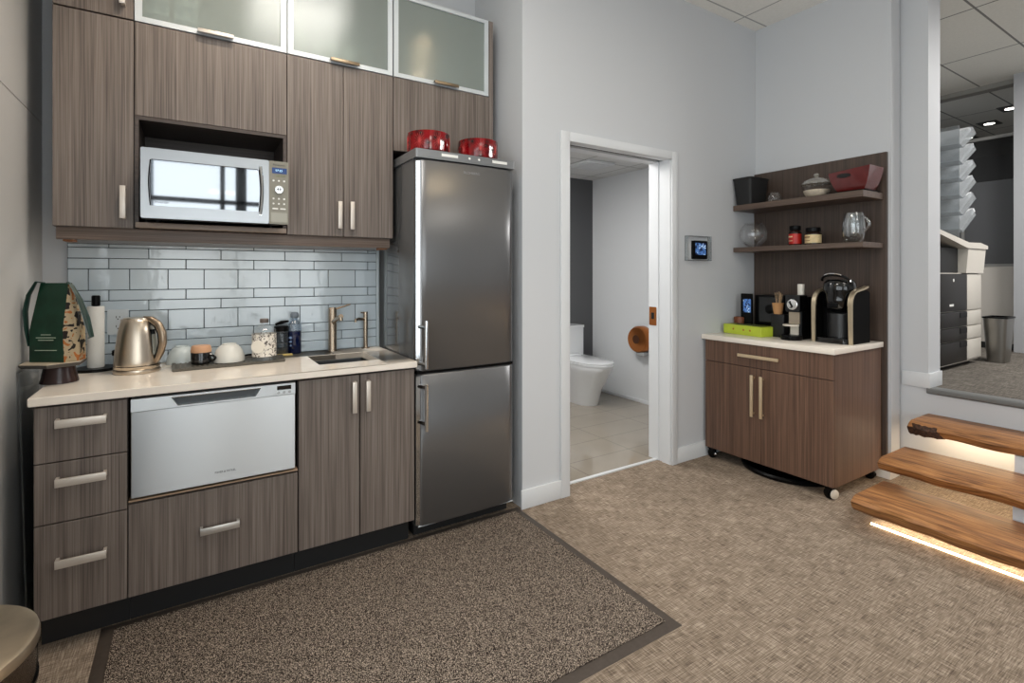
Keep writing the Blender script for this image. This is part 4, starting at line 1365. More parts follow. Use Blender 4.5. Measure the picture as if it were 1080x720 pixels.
# ------------------------------------------------------------------ floor mat and bin
t = thing('floor_mat', 'large dark speckled entrance mat in front of the kitchen', 'mat', (0.625, 1.85, 0))
MX0, MX1, MY0, MY1 = -0.280, 1.536, 1.252, 2.378
bm = B()
bw = 0.042
loft(bm, [[(MX0, MY0, 0.0008), (MX1, MY0, 0.0008), (MX1, MY1, 0.0008), (MX0, MY1, 0.0008)], [(MX0 + 0.004, MY0 + 0.004, 0.003), (MX1 - 0.004, MY0 + 0.004, 0.003), (MX1 - 0.004, MY1 - 0.004, 0.003), (MX0 + 0.004, MY1 - 0.004, 0.003)],
          [(MX0 + bw, MY0 + bw, 0.0045), (MX1 - bw, MY0 + bw, 0.0045), (MX1 - bw, MY1 - bw, 0.0045), (MX0 + bw, MY1 - bw, 0.0045)]])
obj('rubber_border', bm, M_rubber, t)
bm = B(); box(bm, MX0 + bw, MX1 - bw, MY0 + bw, MY1 - bw, 0.0046, 0.010, 0.002)
obj('pile', bm, M_mat, t)

TB = (-0.367, 1.15)
BS = 0.149 / 0.110
t = thing('waste_bin', 'round brushed metal waste bin at the near left corner', 'bin', (TB[0], TB[1], 0))
bm = B(); lathe(bm, [(0.128, 0.0005), (0.134, 0.01), (0.134, 0.60), (0.139, 0.612)], TB[0], TB[1], 56)
obj('body', bm, M_black_gloss, t)
bm = B(); lathe(bm, [(0.143, 0.6125), (0.147, 0.616), (0.147, 0.622), (0.1455, 0.626), (0.1455, 0.676), (0.147, 0.680)], TB[0], TB[1], 64)
obj('rim_band', bm, pm('polished_band', (112, 100, 88), 0.1, 1.0), t)
bm = B(); lathe(bm, [(0.147, 0.6805), (0.149, 0.683), (0.149, 0.692), (0.147, 0.699), (0.141, 0.701), (0.0, 0.702)], TB[0], TB[1], 64)
obj('lid', bm, pm('warm_bin_lid', (196, 182, 160), 0.34, 1.0, noise=0.16, nscale=14), t)

# ------------------------------------------------------------------ coffee cart
CX0, CX1, CY0, CY1 = 3.10, 3.70, 1.472, 2.325
t = thing('coffee_cart', 'dark wood rolling coffee cabinet with a cream top by the right wall', 'cabinet', (3.40, 1.9, 0))
M_cart = wood_mat('cart_walnut', (66, 46, 36), (124, 94, 76), 'z')
bm = B()
box(bm, CX0 + 0.02, CX1, CY0, CY0 + 0.018, 0.072, 0.8395); box(bm, CX0 + 0.02, CX1, CY1 - 0.018, CY1, 0.072, 0.8395)
box(bm, CX0 + 0.02, CX1, CY0 + 0.018, CY1 - 0.018, 0.072, 0.09); box(bm, CX1 - 0.012, CX1, CY0 + 0.018, CY1 - 0.018, 0.09, 0.8395)
box(bm, CX0 + 0.03, CX1 - 0.012, CY0 + 0.018, CY1 - 0.018, 0.822, 0.8395)
obj('body', bm, M_cart, t)
def cfront(name, y0, y1, z0, z1):
    bm = B(); box(bm, CX0, CX0 + 0.019, y0, y1, z0, z1, 0.0012, 1)
    return obj(name, bm, M_cart, t)
M_brass = pm('pale_champagne_bar', (226, 204, 170), 0.35, 0.7)
d = cfront('drawer', CY0 + 0.001, CY1 - 0.001, 0.692, 0.838)
bm = B(); box(bm, CX0 - 0.032, CX0 - 0.022, 1.778, 2.055, 0.755, 0.775, 0.002)
for y in (1.79, 2.03):
    box(bm, CX0 - 0.022, CX0 - 0.0003, y, y + 0.012, 0.76, 0.77)
obj('handle', bm, M_brass, d)
for y0, y1, hy in ((1.9085, CY1 - 0.001, 1.956), (CY0 + 0.001, 1.9055, 1.892)):
    d = cfront('door', y0, y1, 0.076, 0.688)
    bm = B(); box(bm, CX0 - 0.032, CX0 - 0.022, hy - 0.010, hy + 0.010, 0.375, 0.645, 0.002)
    for z in (0.39, 0.62):
        box(bm, CX0 - 0.022, CX0 - 0.0003, hy - 0.005, hy + 0.005, z, z + 0.012)
    obj('handle', bm, M_brass, d)
bm = B(); box(bm, CX0 - 0.014, CX1, CY0 - 0.014, YD - 0.003, 0.840, 0.874, 0.003)
obj('countertop', bm, M_quartz, t)
for x, y in ((3.128, 1.478), (3.128, 2.262), (3.655, 1.492), (3.655, 2.262)):
    bm = B(); box(bm, x - 0.024, x + 0.024, y - 0.024 + 0.024, y + 0.048, 0.066, 0.0717); box(bm, x - 0.017, x - 0.013, y + 0.006, y + 0.044, 0.03, 0.066); box(bm, x + 0.013, x + 0.017, y + 0.006, y + 0.044, 0.03, 0.066)
    tube(bm, [(x - 0.017, y + 0.025, 0.0325), (x + 0.017, y + 0.025, 0.0325)], 0.005, 10)
    c = obj('caster', bm, M_black, t)
    bm = B(); lathe_axis(bm, [(0.026, -0.011), (0.032, -0.008), (0.032, 0.008), (0.026, 0.011)], (x, y + 0.025, 0.0325), (1, 0, 0), 28)
    obj('wheel', bm, M_black, c)
    bm = B()
    hr = 1.0 if (x < 3.4 and y < 1.6) else 0.45
    lathe_axis(bm, [(0.028 * hr, 0.0), (0.026 * hr, 0.006), (0.012 * hr, 0.010), (0.0, 0.011)], (x, y + 0.0005, 0.034), (-0.35, -1, 0), 24)
    obj('hub_cap', bm, pm('pale_caster_cap', (214, 206, 194), 0.35) if (x < 3.4 and y < 1.6) else M_chrome if x < 3.4 else M_black, c)

# round black tray lying under the cart
bm = B(); lathe(bm, [(0.295, 0.0006), (0.312, 0.006), (0.316, 0.022), (0.305, 0.032), (0.29, 0.026), (0.27, 0.012), (0.0, 0.010)], 3.405, 1.87, 56)
tag(obj('round_tray', bm, M_black), 'large round black tray lying on the carpet under the coffee cart', 'tray')

# ------------------------------------------------------------------ wall shelf unit behind the cart
PX = 3.722
t = thing('wall_shelf_unit', 'dark wood back panel with two shelves above the coffee cart', 'shelf unit', (XR, 1.9, 0.9))
M_panel = wood_mat('shelf_walnut', (52, 42, 36), (92, 76, 66), 'z')
bm = B(); box(bm, PX, XR - 0.0005, 1.452, YD - 0.004, 0.10, 2.078, 0.0015, 1)
obj('back_panel', bm, M_panel, t)
for z0, z1 in ((1.775, 1.8155), (1.466, 1.4995)):
    bm = B(); box(bm, 3.45, PX - 0.0003, 1.468, YD - 0.008, z0, z1, 0.0015, 1)
    obj('shelf', bm, M_wood_hy, t)
ZT, ZS = 1.816, 1.50

# black bin on the top shelf
bm = B()
def q4(x0, x1, y0, y1, z, r=0.02):
    return rrect(x0, x1, y0, y1, r, z, 4)
loft(bm, [q4(3.462, 3.648, 2.205, 2.330, ZT), q4(3.438, 3.668, 2.192, 2.3415, ZT + 0.185), q4(3.434, 3.672, 2.189, 2.3435, ZT + 0.188), q4(3.434, 3.672, 2.189, 2.3435, ZT + 0.198),
          q4(3.440, 3.666, 2.195, 2.3375, ZT + 0.198), q4(3.47, 3.64, 2.215, 2.32, ZT + 0.01)])
tag(obj('storage_bin', bm, M_black_matte), 'black tapered storage bin at the left end of the top shelf', 'bin')
# small round glass holder
bm = B(); lathe(bm, [(0.030, ZT + 0.0005), (0.046, ZT + 0.012), (0.053, ZT + 0.035), (0.046, ZT + 0.058), (0.034, ZT + 0.068), (0.038, ZT + 0.074), (0.034, ZT + 0.074), (0.043, ZT + 0.056), (0.049, ZT + 0.035), (0.042, ZT + 0.015), (0.0, ZT + 0.01)], 3.56, 2.09, 32)
tag(obj('glass_votive', bm, M_glass), 'small round clear glass bowl beside the black bin on the top shelf', 'glass bowl')
# lidded sugar jar
sj = (3.57, 1.80)
t = thing('sugar_jar', 'round clear glass jar of sugar with a knobbed lid on the top shelf', 'jar', (sj[0], sj[1], ZT))
bm = B(); lathe(bm, [(0.050, ZT + 0.0005), (0.066, ZT + 0.01), (0.086, ZT + 0.045), (0.092, ZT + 0.075), (0.085, ZT + 0.088)], sj[0], sj[1], 36)
obj('body', bm, M_glass, t)
bm = B(); lathe(bm, [(0.048, ZT + 0.003), (0.062, ZT + 0.012), (0.078, ZT + 0.042), (0.078, ZT + 0.05), (0.0, ZT + 0.062)], sj[0], sj[1], 32)
obj('sugar', bm, pm('pale_sugar', (214, 200, 178), 0.8, noise=0.12, nscale=80), t)
bm = B(); lathe(bm, [(0.094, ZT + 0.0885), (0.094, ZT + 0.094), (0.078, ZT + 0.112), (0.05, ZT + 0.128), (0.018, ZT + 0.136), (0.012, ZT + 0.142), (0.018, ZT + 0.152), (0.012, ZT + 0.163), (0.0, ZT + 0.165)], sj[0], sj[1], 36)
obj('lid', bm, glass_mat('cloudy_glass', (232, 230, 224), edge=0.12, face=0.06, body=0.25, bodycol=(220, 216, 206)), t)
# black tray + red basket
bm = B(); loft(bm, [q4(3.49, 3.70, 1.478, 1.70, ZT + 0.0005), q4(3.485, 3.705, 1.474, 1.706, ZT + 0.010), q4(3.495, 3.695, 1.484, 1.696, ZT + 0.010), q4(3.50, 3.69, 1.49, 1.69, ZT + 0.005)])
tag(obj('black_tray', bm, M_black), 'thin black tray under the dark red basket on the top shelf', 'tray')
zb_ = ZT + 0.0105
t = thing('red_basket', 'dark red glazed basket with a cut-out grip at the right of the top shelf', 'basket', (3.59, 1.56, zb_))
M_oxblood = pm('oxblood_glaze', (92, 28, 26), 0.22, noise=0.15, nscale=20, coat=0.4)
bm = B()
R0 = lambda x0, x1, y0, y1, z0, z1: [(x0, y0, z0), (x1, y0, z0), (x1, y1, z0 + (z1 - z0)), (x0, y1, z0 + (z1 - z0))]
rings = []
for s, z in ((0.0, 0.0), (0.35, 0.035), (0.7, 0.08), (1.0, 0.135)):
    e = 0.045 * s ** 0.8
    zz = zb_ + z
    rings.append([(3.52 - e * 0.7, 1.492 - e, zz + 0.008 * s), (3.655 + e * 0.5, 1.492 - e, zz + 0.008 * s), (3.655 + e * 0.5, 1.642 + e, zz - 0.012 * s), (3.52 - e * 0.7, 1.642 + e, zz - 0.012 * s)])
ins = []
for s, z in ((1.0, 0.135), (0.7, 0.085), (0.1, 0.012)):
    e = 0.045 * s ** 0.8 - 0.009
    zz = zb_ + z
    ins.append([(3.52 - e * 0.7 + 0.003, 1.492 - e, zz + 0.008 * s), (3.655 + e * 0.5 - 0.003, 1.492 - e, zz + 0.008 * s), (3.655 + e * 0.5 - 0.003, 1.642 + e, zz - 0.012 * s), (3.52 - e * 0.7 + 0.003, 1.642 + e, zz - 0.012 * s)])
loft(bm, rings + ins)
obj('body', bm, M_oxblood, t, angle=25)
bm = B(); pts_ = [(1.595 + 0.040 * math.cos(2 * PI * i / 20), zb_ + 0.098 + 0.013 * math.sin(2 * PI * i / 20)) for i in range(20)]
loft(bm, [[(3.4865 - 0.10 * (p[1] - zb_ - 0.098), p[0], p[1]) for p in pts_], [(3.4905 - 0.10 * (p[1] - zb_ - 0.098), p[0], p[1]) for p in pts_]])
obj('grip_opening', bm, M_gap, t)

# fishbowl
bm = B()
fb = (3.545, 2.240); r = 0.098
pr = []
for i in range(15):
    a = -80 + 132 * i / 14
    pr.append((r * math.cos(math.radians(a)), ZS + 0.0965 + r * math.sin(math.radians(a))))
pr += [(pr[-1][0] + 0.006, pr[-1][1] + 0.010), (pr[-1][0] + 0.002, pr[-1][1] + 0.011)]
pr += [(max(p[0] - 0.004, 0.001), p[1] + 0.002) for p in reversed(pr[:-2])]
lathe(bm, pr, fb[0], fb[1], 40)
tag(obj('fishbowl', bm, M_glass), 'round empty clear fishbowl at the left end of the lower shelf', 'glass bowl')
# red jar
def jar2(cx, cy, rw, h, lh, label, name, body, lab, bandcol):
    t = thing(name, label, 'jar', (cx, cy, ZS))
    bm = B(); lathe(bm, [(rw * 0.92, ZS + 0.0005), (rw, ZS + 0.006), (rw, ZS + h * 0.85), (rw * 0.75, ZS + h)], cx, cy, 32)
    obj('body', bm, body, t)
    bm = B(); lathe(bm, [(rw * 1.01, ZS + 0.012), (rw * 1.01, ZS + h * 0.78)], cx, cy, 32, cap0=False, cap1=False)
    lb = obj('label_wrap', bm, lab, t)
    bm = B()
    for zz, hh in ((0.30, 0.05), (0.55, 0.09)):
        ring = [(cx + rw * 1.03 * math.cos(PI + a), cy + rw * 1.03 * math.sin(PI + a)) for a in [-0.5 - 0.5 + 0.1 * i for i in range(12)]]
        loft(bm, [[(p[0], p[1], ZS + h * zz) for p in ring], [(p[0], p[1], ZS + h * (zz + hh)) for p in ring]], closed=False)
    obj('label_marks', bm, bandcol, lb)
    bm = B(); lathe(bm, [(rw * 0.86, ZS + h + 0.0003), (rw * 0.9, ZS + h + 0.003), (rw * 0.9, ZS + h + lh - 0.003), (rw * 0.84, ZS + h + lh), (0, ZS + h + lh)], cx, cy, 32)
    obj('lid', bm, M_black, t)
jar2(3.585, 1.952, 0.040, 0.106, 0.034, 'red labelled jar with a black lid on the lower shelf', 'coffee_jar', pm('dark_coffee_glass', (46, 24, 18), 0.1), pm('red_label', (190, 36, 28), 0.4, noise=0.2, nscale=40), pm('label_cream', (236, 214, 170), 0.5))
jar2(3.585, 1.83, 0.050, 0.088, 0.030, 'squat cream labelled jar with a black lid on the lower shelf', 'spread_jar', pm('dark_jar_glass', (44, 30, 22), 0.1), pm('cream_yellow_label', (222, 198, 150), 0.5, noise=0.12, nscale=40), pm('label_brown', (120, 84, 50), 0.5))
# double-walled mug
gm = (3.57, 1.572)
t = thing('glass_mug', 'tall double-walled clear glass mug with a handle on the lower shelf', 'mug', (gm[0], gm[1], ZS))
bm = B(); lathe(bm, [(0.040, ZS + 0.0005), (0.056, ZS + 0.02), (0.064, ZS + 0.07), (0.064, ZS + 0.12), (0.056, ZS + 0.175), (0.052, ZS + 0.19), (0.048, ZS + 0.19), (0.054, ZS + 0.12), (0.050, ZS + 0.06), (0.03, ZS + 0.03), (0.0, ZS + 0.028)], gm[0], gm[1], 36)
obj('body', bm, glass_mat('bright_glass', (236, 238, 238), edge=0.2, face=0.12, rough=0.03), t)
bm = B(); tube(bm, [(gm[0] - 0.01, gm[1] - 0.056 - 0.036 * math.sin(PI * i / 12), ZS + 0.165 - 0.10 * i / 12) for i in range(13)], 0.008, 12)
obj('handle', bm, glass_mat('bright_glass'), t)

# ------------------------------------------------------------------ things on the cart
CZ = 0.8745
t = thing('green_box', 'flat lime green box at the front left of the coffee cart', 'box', (3.33, 2.14, CZ))
bm = B()
gb = [(3.245, 1.995), (3.298, 2.318), (3.425, 2.30), (3.405, 1.975)]
loft(bm, [[(p[0], p[1], CZ) for p in gb], [(p[0], p[1], CZ + 0.0655) for p in gb]])
bmesh.ops.bevel(bm, geom=bm.edges[:], offset=0.002, segments=1, affect='EDGES')
obj('carton', bm, pm('lime_card', (186, 202, 60), 0.5, noise=0.05, nscale=20), t)
bm = B(); loft(bm, [[(3.30, 2.03, CZ + 0.0657), (3.335, 2.285, CZ + 0.0657), (3.405, 2.275, CZ + 0.0657), (3.385, 2.01, CZ + 0.0657)], [(3.30, 2.03, CZ + 0.067), (3.335, 2.285, CZ + 0.067), (3.405, 2.275, CZ + 0.067), (3.385, 2.01, CZ + 0.067)]])
obj('open_slot', bm, pm('dark_olive', (60, 64, 24), 0.6), t)
bm = B()
for s in (0.28, 0.55, 0.72):
    p = Vector((3.245, 1.995, 0)).lerp(Vector((3.298, 2.318, 0)), 1 - s)
    lathe_axis(bm, [(0.0075, 0), (0.0075, 0.0012)], (p.x, p.y, CZ + 0.036), (-0.987, 0.16, 0), 14)
obj('orange_dots', bm, pm('orange_print', (170, 120, 40), 0.5), t)

bm = B(); lathe(bm, [(0.028, CZ), (0.036, CZ + 0.02), (0.040, CZ + 0.10), (0.036, CZ + 0.108), (0.030, CZ + 0.108), (0.03, CZ + 0.02)], 3.475, 2.306, 24)
tag(obj('brown_pot', bm, pm('rust_brown', (112, 60, 34), 0.5, noise=0.3, nscale=30)), 'small rust brown pot behind the left end of the lime green box', 'pot')

# black pod machine with a lit side screen
t = thing('pod_dispenser', 'wide black coffee machine at the back left of the cart', 'coffee machine', (3.58, 2.09, CZ))
bm = B(); box(bm, 3.50, 3.715, 1.985, 2.20, CZ, 1.150, 0.006)
obj('body', bm, M_black, t)
bm = B(); box(bm, 3.4965, 3.4997, 2.02, 2.165, 0.95, 1.135)
obj('front_door', bm, M_black_gloss, t)
bm = B(); lathe_axis(bm, [(0.03, 0), (0.032, 0.004), (0.02, 0.012), (0, 0.012)], (3.496, 2.085, 1.05), (-1, 0, 0), 24)
obj('dispense_knob', bm, M_black, t)
t = thing('digital_frame', 'upright black tablet with a lit picture beside the black machine', 'tablet', (3.48, 2.25, CZ))
bm = B(); rbox(bm, 3.47, 3.484, 2.205, 2.292, CZ, 1.158, 0.006, axis='x')
obj('case', bm, M_black, t)
bm = B(); box(bm, 3.4685, 3.4697, 2.213, 2.272, 1.02, 1.118)
obj('screen', bm, M_screen, t)

# small box with paper cup of stir sticks
bm = B(); box(bm, 3.36, 3.445, 1.905, 1.995, CZ, 1.0285, 0.003)
tag(obj('pod_box', bm, M_black_matte), 'black box that carries the paper cup of stir sticks', 'box')
pc = (3.39, 1.962)
t = thing('paper_cup', 'small tan paper cup holding stir sticks behind the lime green box', 'cup', (pc[0], pc[1], 1.029))
bm = B(); lathe(bm, [(0.026, 1.029), (0.027, 1.031), (0.036, 1.098), (0.038, 1.101), (0.036, 1.104), (0.034, 1.10), (0.025, 1.034)], pc[0], pc[1], 28)
obj('cup', bm, pm('kraft_cup', (196, 146, 98), 0.7), t)
M_stick = pm('pale_birch', (222, 190, 150), 0.6)
random.seed(3)
for i in range(9):
    a = random.uniform(0, 2 * PI); rr = random.uniform(0.006, 0.02)
    x0_, y0_ = pc[0] + rr * math.cos(a), pc[1] + rr * math.sin(a)
    dx, dy = rr * math.cos(a) * 0.5 + random.uniform(-0.006, 0.006), rr * math.sin(a) * 0.5 + random.uniform(-0.01, 0.006)
    bm = B(); tube(bm, [(x0_ * 0.5 + pc[0] * 0.5, y0_ * 0.5 + pc[1] * 0.5, 1.036), (x0_ + dx, y0_ + dy, 1.165 + random.uniform(-0.008, 0.02))], 0.0032, 6, flat=0.4)
    o = obj('stir_stick', bm, M_stick)
    tag(o, 'pale wooden stir stick standing in the tan paper cup', 'stir stick', 'stir sticks in the paper cup')

# capsule espresso machine
t = thing('espresso_machine', 'compact black capsule espresso machine with a round silver badge', 'espresso machine', (3.46, 1.83, CZ))
ex0, ey0, ey1 = 3.32, 1.778, 1.872
bm = B(); rbox(bm, ex0 + 0.03, 3.64, ey0 + 0.004, ey1 - 0.004, CZ, 1.150, 0.012)
obj('body', bm, M_black, t)
bm = B(); rbox(bm, ex0, ex0 + 0.09, ey0, ey1, 1.055, 1.166, 0.01, axis='x')
obj('brew_head', bm, M_black_gloss, t)
bm = B(); lathe_axis(bm, [(0.034, 0), (0.034, 0.004), (0.03, 0.006), (0, 0.006)], (ex0 - 0.0005, 1.826, 1.103), (-1, 0, 0), 32)
b_ = obj('badge', bm, pm('silver_badge', (224, 224, 222), 0.25, 0.7), t)
bm = B(); prism(bm, [(1.835, 1.128), (1.846, 1.118), (1.83, 1.09), (1.842, 1.082), (1.826, 1.08), (1.817, 1.09), (1.832, 1.115)], 'x', ex0 - 0.0085, ex0 - 0.0068)
obj('badge_mark', bm, M_black, b_)
bm = B(); box(bm, ex0 + 0.02, ex0 + 0.029, ey0 + 0.012, ey1 - 0.012, 0.975, 1.052)
obj('cup_backplate', bm, pm('satin_backplate', (190, 176, 156), 0.35, 0.8), t)
bm = B(); rbox(bm, 3.405, 3.445, 1.808, 1.845, 1.1505, 1.235, 0.015)
obj('lever', bm, pm('cream_lever', (228, 222, 210), 0.3), t)
bm = B(); lathe(bm, [(0.062, CZ), (0.064, CZ + 0.004), (0.064, CZ + 0.026), (0.06, CZ + 0.030), (0.0, CZ + 0.030)], 3.31, 1.826, 32)
obj('drip_base', bm, M_black, t)
bm = B(); lathe(bm, [(0.040, 0.962), (0.048, 0.964), (0.048, 0.972), (0.044, 0.974), (0.0, 0.972)], 3.315, 1.832, 28)
box(bm, 3.34, 3.352, 1.80, 1.85, 0.90, 0.966)
obj('cup_support', bm, pm('cream_plate', (222, 214, 200), 0.3), t)

# large single-serve brewer
t = thing('coffee_brewer', 'large black single-serve coffee brewer with champagne side bands', 'coffee maker', (3.50, 1.60, CZ))
ky0, ky1 = 1.487, 1.715
kc = (ky0 + ky1) / 2
bm = B(); rbox(bm, 3.43, 3.575, ky0 + 0.016, ky1 - 0.016, CZ, 1.19, 0.02)
obj('body', bm, M_black, t)
for sgn, ya, yb_ in ((0, ky0, ky0 + 0.016), (1, ky1 - 0.016, ky1)):
    prof = [(3.365, CZ), (3.585, CZ), (3.585, 1.185), (3.55, 1.20)]
    prof += [(3.365 + 0.075 + 0.075 * math.cos(math.radians(a)), 1.115 + 0.070 * math.sin(math.radians(a))) for a in range(95, 186, 15)]
    bm = B(); prism(bm, [(p[0], p[1]) for p in [(q[0] + 0.0, q[1]) for q in prof]], 'y', ya, yb_)
    obj('side_panel', bm, pm('soft_black_shell', (9, 9, 9), 0.6, spec=0.06), t)
    # champagne band wrapping the front edge of the side panel
    path = [(3.362, CZ), (3.358, 1.00), (3.358, 1.10)] + [(3.358 + 0.080 + 0.080 * math.cos(math.radians(a)), 1.115 + 0.078 * math.sin(math.radians(a))) for a in range(180, 94, -12)] + [(3.50, 1.202), (3.56, 1.216)]
    bm = B()
    wdt = [0.021, 0.022, 0.024] + [0.026] * 8 + [0.027, 0.024]
    rings = []
    for i, p in enumerate(path):
        q0 = path[max(i - 1, 0)]; q1 = path[min(i + 1, len(path) - 1)]
        dx, dz = q1[0] - q0[0], q1[1] - q0[1]
        l_ = math.hypot(dx, dz) or 1
        nx, nz = -dz / l_ * 0.012, dx / l_ * 0.012
        w_ = wdt[i]
        a, b = (ya - 0.004, ya - 0.004 + w_) if sgn == 0 else (yb_ + 0.004 - w_, yb_ + 0.004)
        rings.append([(p[0], a, p[1]), (p[0], b, p[1]), (p[0] + nx, b, p[1] + nz), (p[0] + nx, a, p[1] + nz)])
    loft(bm, rings)
    obj('side_band', bm, pm('champagne_band', (206, 190, 162), 0.3, 0.8), t)
bm = B(); rbox(bm, 3.335, 3.44, ky0 + 0.018, ky1 - 0.018, CZ, CZ + 0.032, 0.03)
obj('drip_tray', bm, M_black_gloss, t)
bm = B(); lathe(bm, [(0.078, CZ + 0.034), (0.078, 1.055), (0.06, 1.06)], 3.47, kc, 32, sy=0.95)
obj('cup_bay', bm, pm('dark_grey_bay', (38, 38, 39), 0.35), t)
bm = B()
lathe(bm, [(0.050, 1.064), (0.062, 1.075), (0.084, 1.10), (0.090, 1.14), (0.086, 1.18), (0.092, 1.20), (0.088, 1.245), (0.07, 1.268), (0.0, 1.272)], 3.455, kc, 36, sx=1.02)
obj('brew_head', bm, M_black_gloss, t)
bm = B(); tube(bm, [(3.40 - 0.03 * math.sin(PI * i / 12), kc + 0.078 * math.cos(PI * i / 12), 1.262 + 0.034 * math.sin(PI * i / 12)) for i in range(13)], [0.008] * 13, 10)
obj('head_handle', bm, M_black, t)
bm = B(); tube(bm, [(3.388 - 0.03 * math.sin(PI * i / 12), kc + 0.070 * math.cos(PI * i / 12), 1.271 + 0.034 * math.sin(PI * i / 12)) for i in range(3, 10)], 0.004, 8)
obj('handle_trim', bm, M_chrome, t)
bm = B(); box(bm, 3.355, 3.37, kc - 0.03, kc + 0.03, 1.09, 1.125, 0.004)
obj('spout_cover', bm, M_black, t)

# ------------------------------------------------------------------ floating steps
def tread(name, x0, x1, z0, z1, label, seed, bark=True):
    """live-edge slab: front edge wanders, underside chamfered back"""
    random.seed(seed)
    t = thing(name, label, 'stair tread', ((x0 + x1) / 2, 0.35, z0))
    y1, y0 = 1.290, -0.75
    n = 90
    w1 = [random.uniform(-1, 1) for _ in range(16)]
    def wob(s, k, amp):
        v = 0
        for j in range(6):
            v += w1[(j + k) % 16] * math.sin((j + 1) * 2.1 * s * 3.1 + w1[(j * 3 + k) % 16] * 5) / (j + 1)
        return v * amp
    rings = []
    for i in range(n + 1):
        y = y1 + (y0 - y1) * i / n
        s = (y1 - y)
        fe = wob(s, 0, 0.010); ft = wob(s, 5, 0.016); bz = wob(s, 9, 0.006); be = wob(s, 3, 0.010)
        e = 0.0          # left end slightly broken off
        rings.append([(x0 + 0.03 + fe + e, y, z0 + bz + 0.004), (x1 - 0.02 + be, y, z0 + 0.002), (x1 + be, y, z1 - 0.004), (x1 - 0.006 + be, y, z1),
                      (x0 + 0.050 + ft + e, y, z1), (x0 + 0.022 + ft * 0.7 + e, y, z1 - 0.010), (x0 + 0.002 + fe + e, y, z1 - 0.028 + bz), (x0 + 0.012 + fe + e, y, (z0 + z1) / 2 - 0.012)])
    bm = B(); loft(bm, rings)
    obj('slab', bm, M_slab, t, angle=40)
    if bark:
        bm = B()
        rs = []
        for i in range(13):
            y = y1 + 0.004 - 0.17 * i / 12
            k = math.sin(PI * min(1, (i + 1) / 13)) ** 0.6
            j = [random.uniform(-0.004, 0.004) for _ in range(8)]
            rs.append([(x0 + 0.004 + 0.03 * (1 - k) + j[0], y, z0 - 0.004 + j[1]), (x0 + 0.05 + j[2], y, z0 + 0.002), (x0 + 0.05, y, z1 - 0.016), (x0 + 0.01 + 0.03 * (1 - k) + j[3], y, z1 - 0.012 + j[4]), (x0 - 0.012 + 0.03 * (1 - k) + j[5], y, (z0 + z1) / 2 + j[6])])
        loft(bm, rs)
        obj('bark', bm, M_bark, t)
    return t
tread('stair_tread', 3.585, 3.896, 0.362, 0.432, 'top live-edge timber step with a bark-covered end below the landing', 11)
tread('stair_tread', 3.205, 3.565, 0.212, 0.287, 'middle live-edge timber step of the floating stair', 22, False)
tread('stair_tread', 2.895, 3.275, 0.066, 0.146, 'bottom live-edge timber step just above the carpet', 33, False)
# white support blocks of the stair
bm = B()
box(bm, 3.62, XO - 0.0005, 0.10, 0.836, 0.0, 0.358); box(bm, 3.30, 3.62, 0.10, 0.769, 0.0, 0.208); box(bm, 3.02, 3.30, 0.10, 0.62, 0.0, 0.062)
tag(obj('stair_support', bm, M_white, smooth=False), 'white stepped box that carries the floating timber steps', 'stair base')
# glowing strips below the steps
M_led = pm('warm_led_strip', (255, 250, 240), 0.5, emit=(255, 226, 178), estr=10.0)
LEDS = [(2.985, 0.0105, 'warm light strip on the carpet edge beneath the bottom timber step'), (3.64 - 0.14, 0.2000, 'warm light strip beneath the middle timber step'), (3.84, 0.350, 'warm light strip beneath the top timber step')]
for x, z, lab in LEDS:
    bm = B()
    if z < 0.05:
        box(bm, x, x + 0.008, -0.7, 1.235, 0.0008, 0.009)
    else:
        box(bm, x, x + 0.012, 0.30, 1.26, z + 0.0015, z + (0.0115 if z < 0.3 else 0.0118))
    tag(obj('light_strip', bm, M_led, smooth=False), lab, 'light strip', 'light strips under the steps')

# ------------------------------------------------------------------ landing and office beyond
bm = B(); box(bm, XO + 0.06, 11.0, -3.0, 3.6, ZL - 0.1, ZL)
struct('floor_landing', bm, M_carpet_up, smooth=False)
bm = B(); rbox(bm, XO - 0.016, XO + 0.075, -1.4, YO + 0.004, ZL - 0.032, ZL + 0.003, 0.012, axis='y')
tag(obj('stair_nosing', bm, pm('grey_rubber_nosing', (112, 113, 112), 0.5)), 'grey rubber nosing along the edge of the raised landing', 'stair nosing')
bm = B(); box(bm, 4.088, 11.0, -3.0, 3.6, 3.13, 3.2)
struct('ceiling_office', bm, M_ceiling_up, smooth=False)
bm = B(); box(bm, 4.088, 6.50, 2.2, 2.3, ZL, 3.13)
struct('wall_office_left', bm, M_wall, smooth=False)
bm = B(); box(bm, 10.5, 10.6, -3.0, 3.6, ZL, 3.13); box(bm, 6.5, 10.5, 3.5, 3.6, ZL, 3.13)
struct('wall_office_far', bm, pm('dark_far_wall', (120, 120, 122), 0.6), smooth=False)
bm = B(); box(bm, 4.05, 10.5, -3.1, -3.0, ZL, 3.13)
struct('wall_office_right', bm, M_wall, smooth=False)
bm = B(); box(bm, 6.36, 6.50, -3.0, 1.475, ZL, 3.13)
struct('wall_partition', bm, pm('grey_partition', (176, 177, 180), 0.6), smooth=False)
bm = B(); box(bm, 6.50, 6.62, 1.475, 2.3, 3.085, 3.13)
struct('trim_4', bm, pm('bulkhead_paint', (150, 148, 142), 0.6), smooth=False)
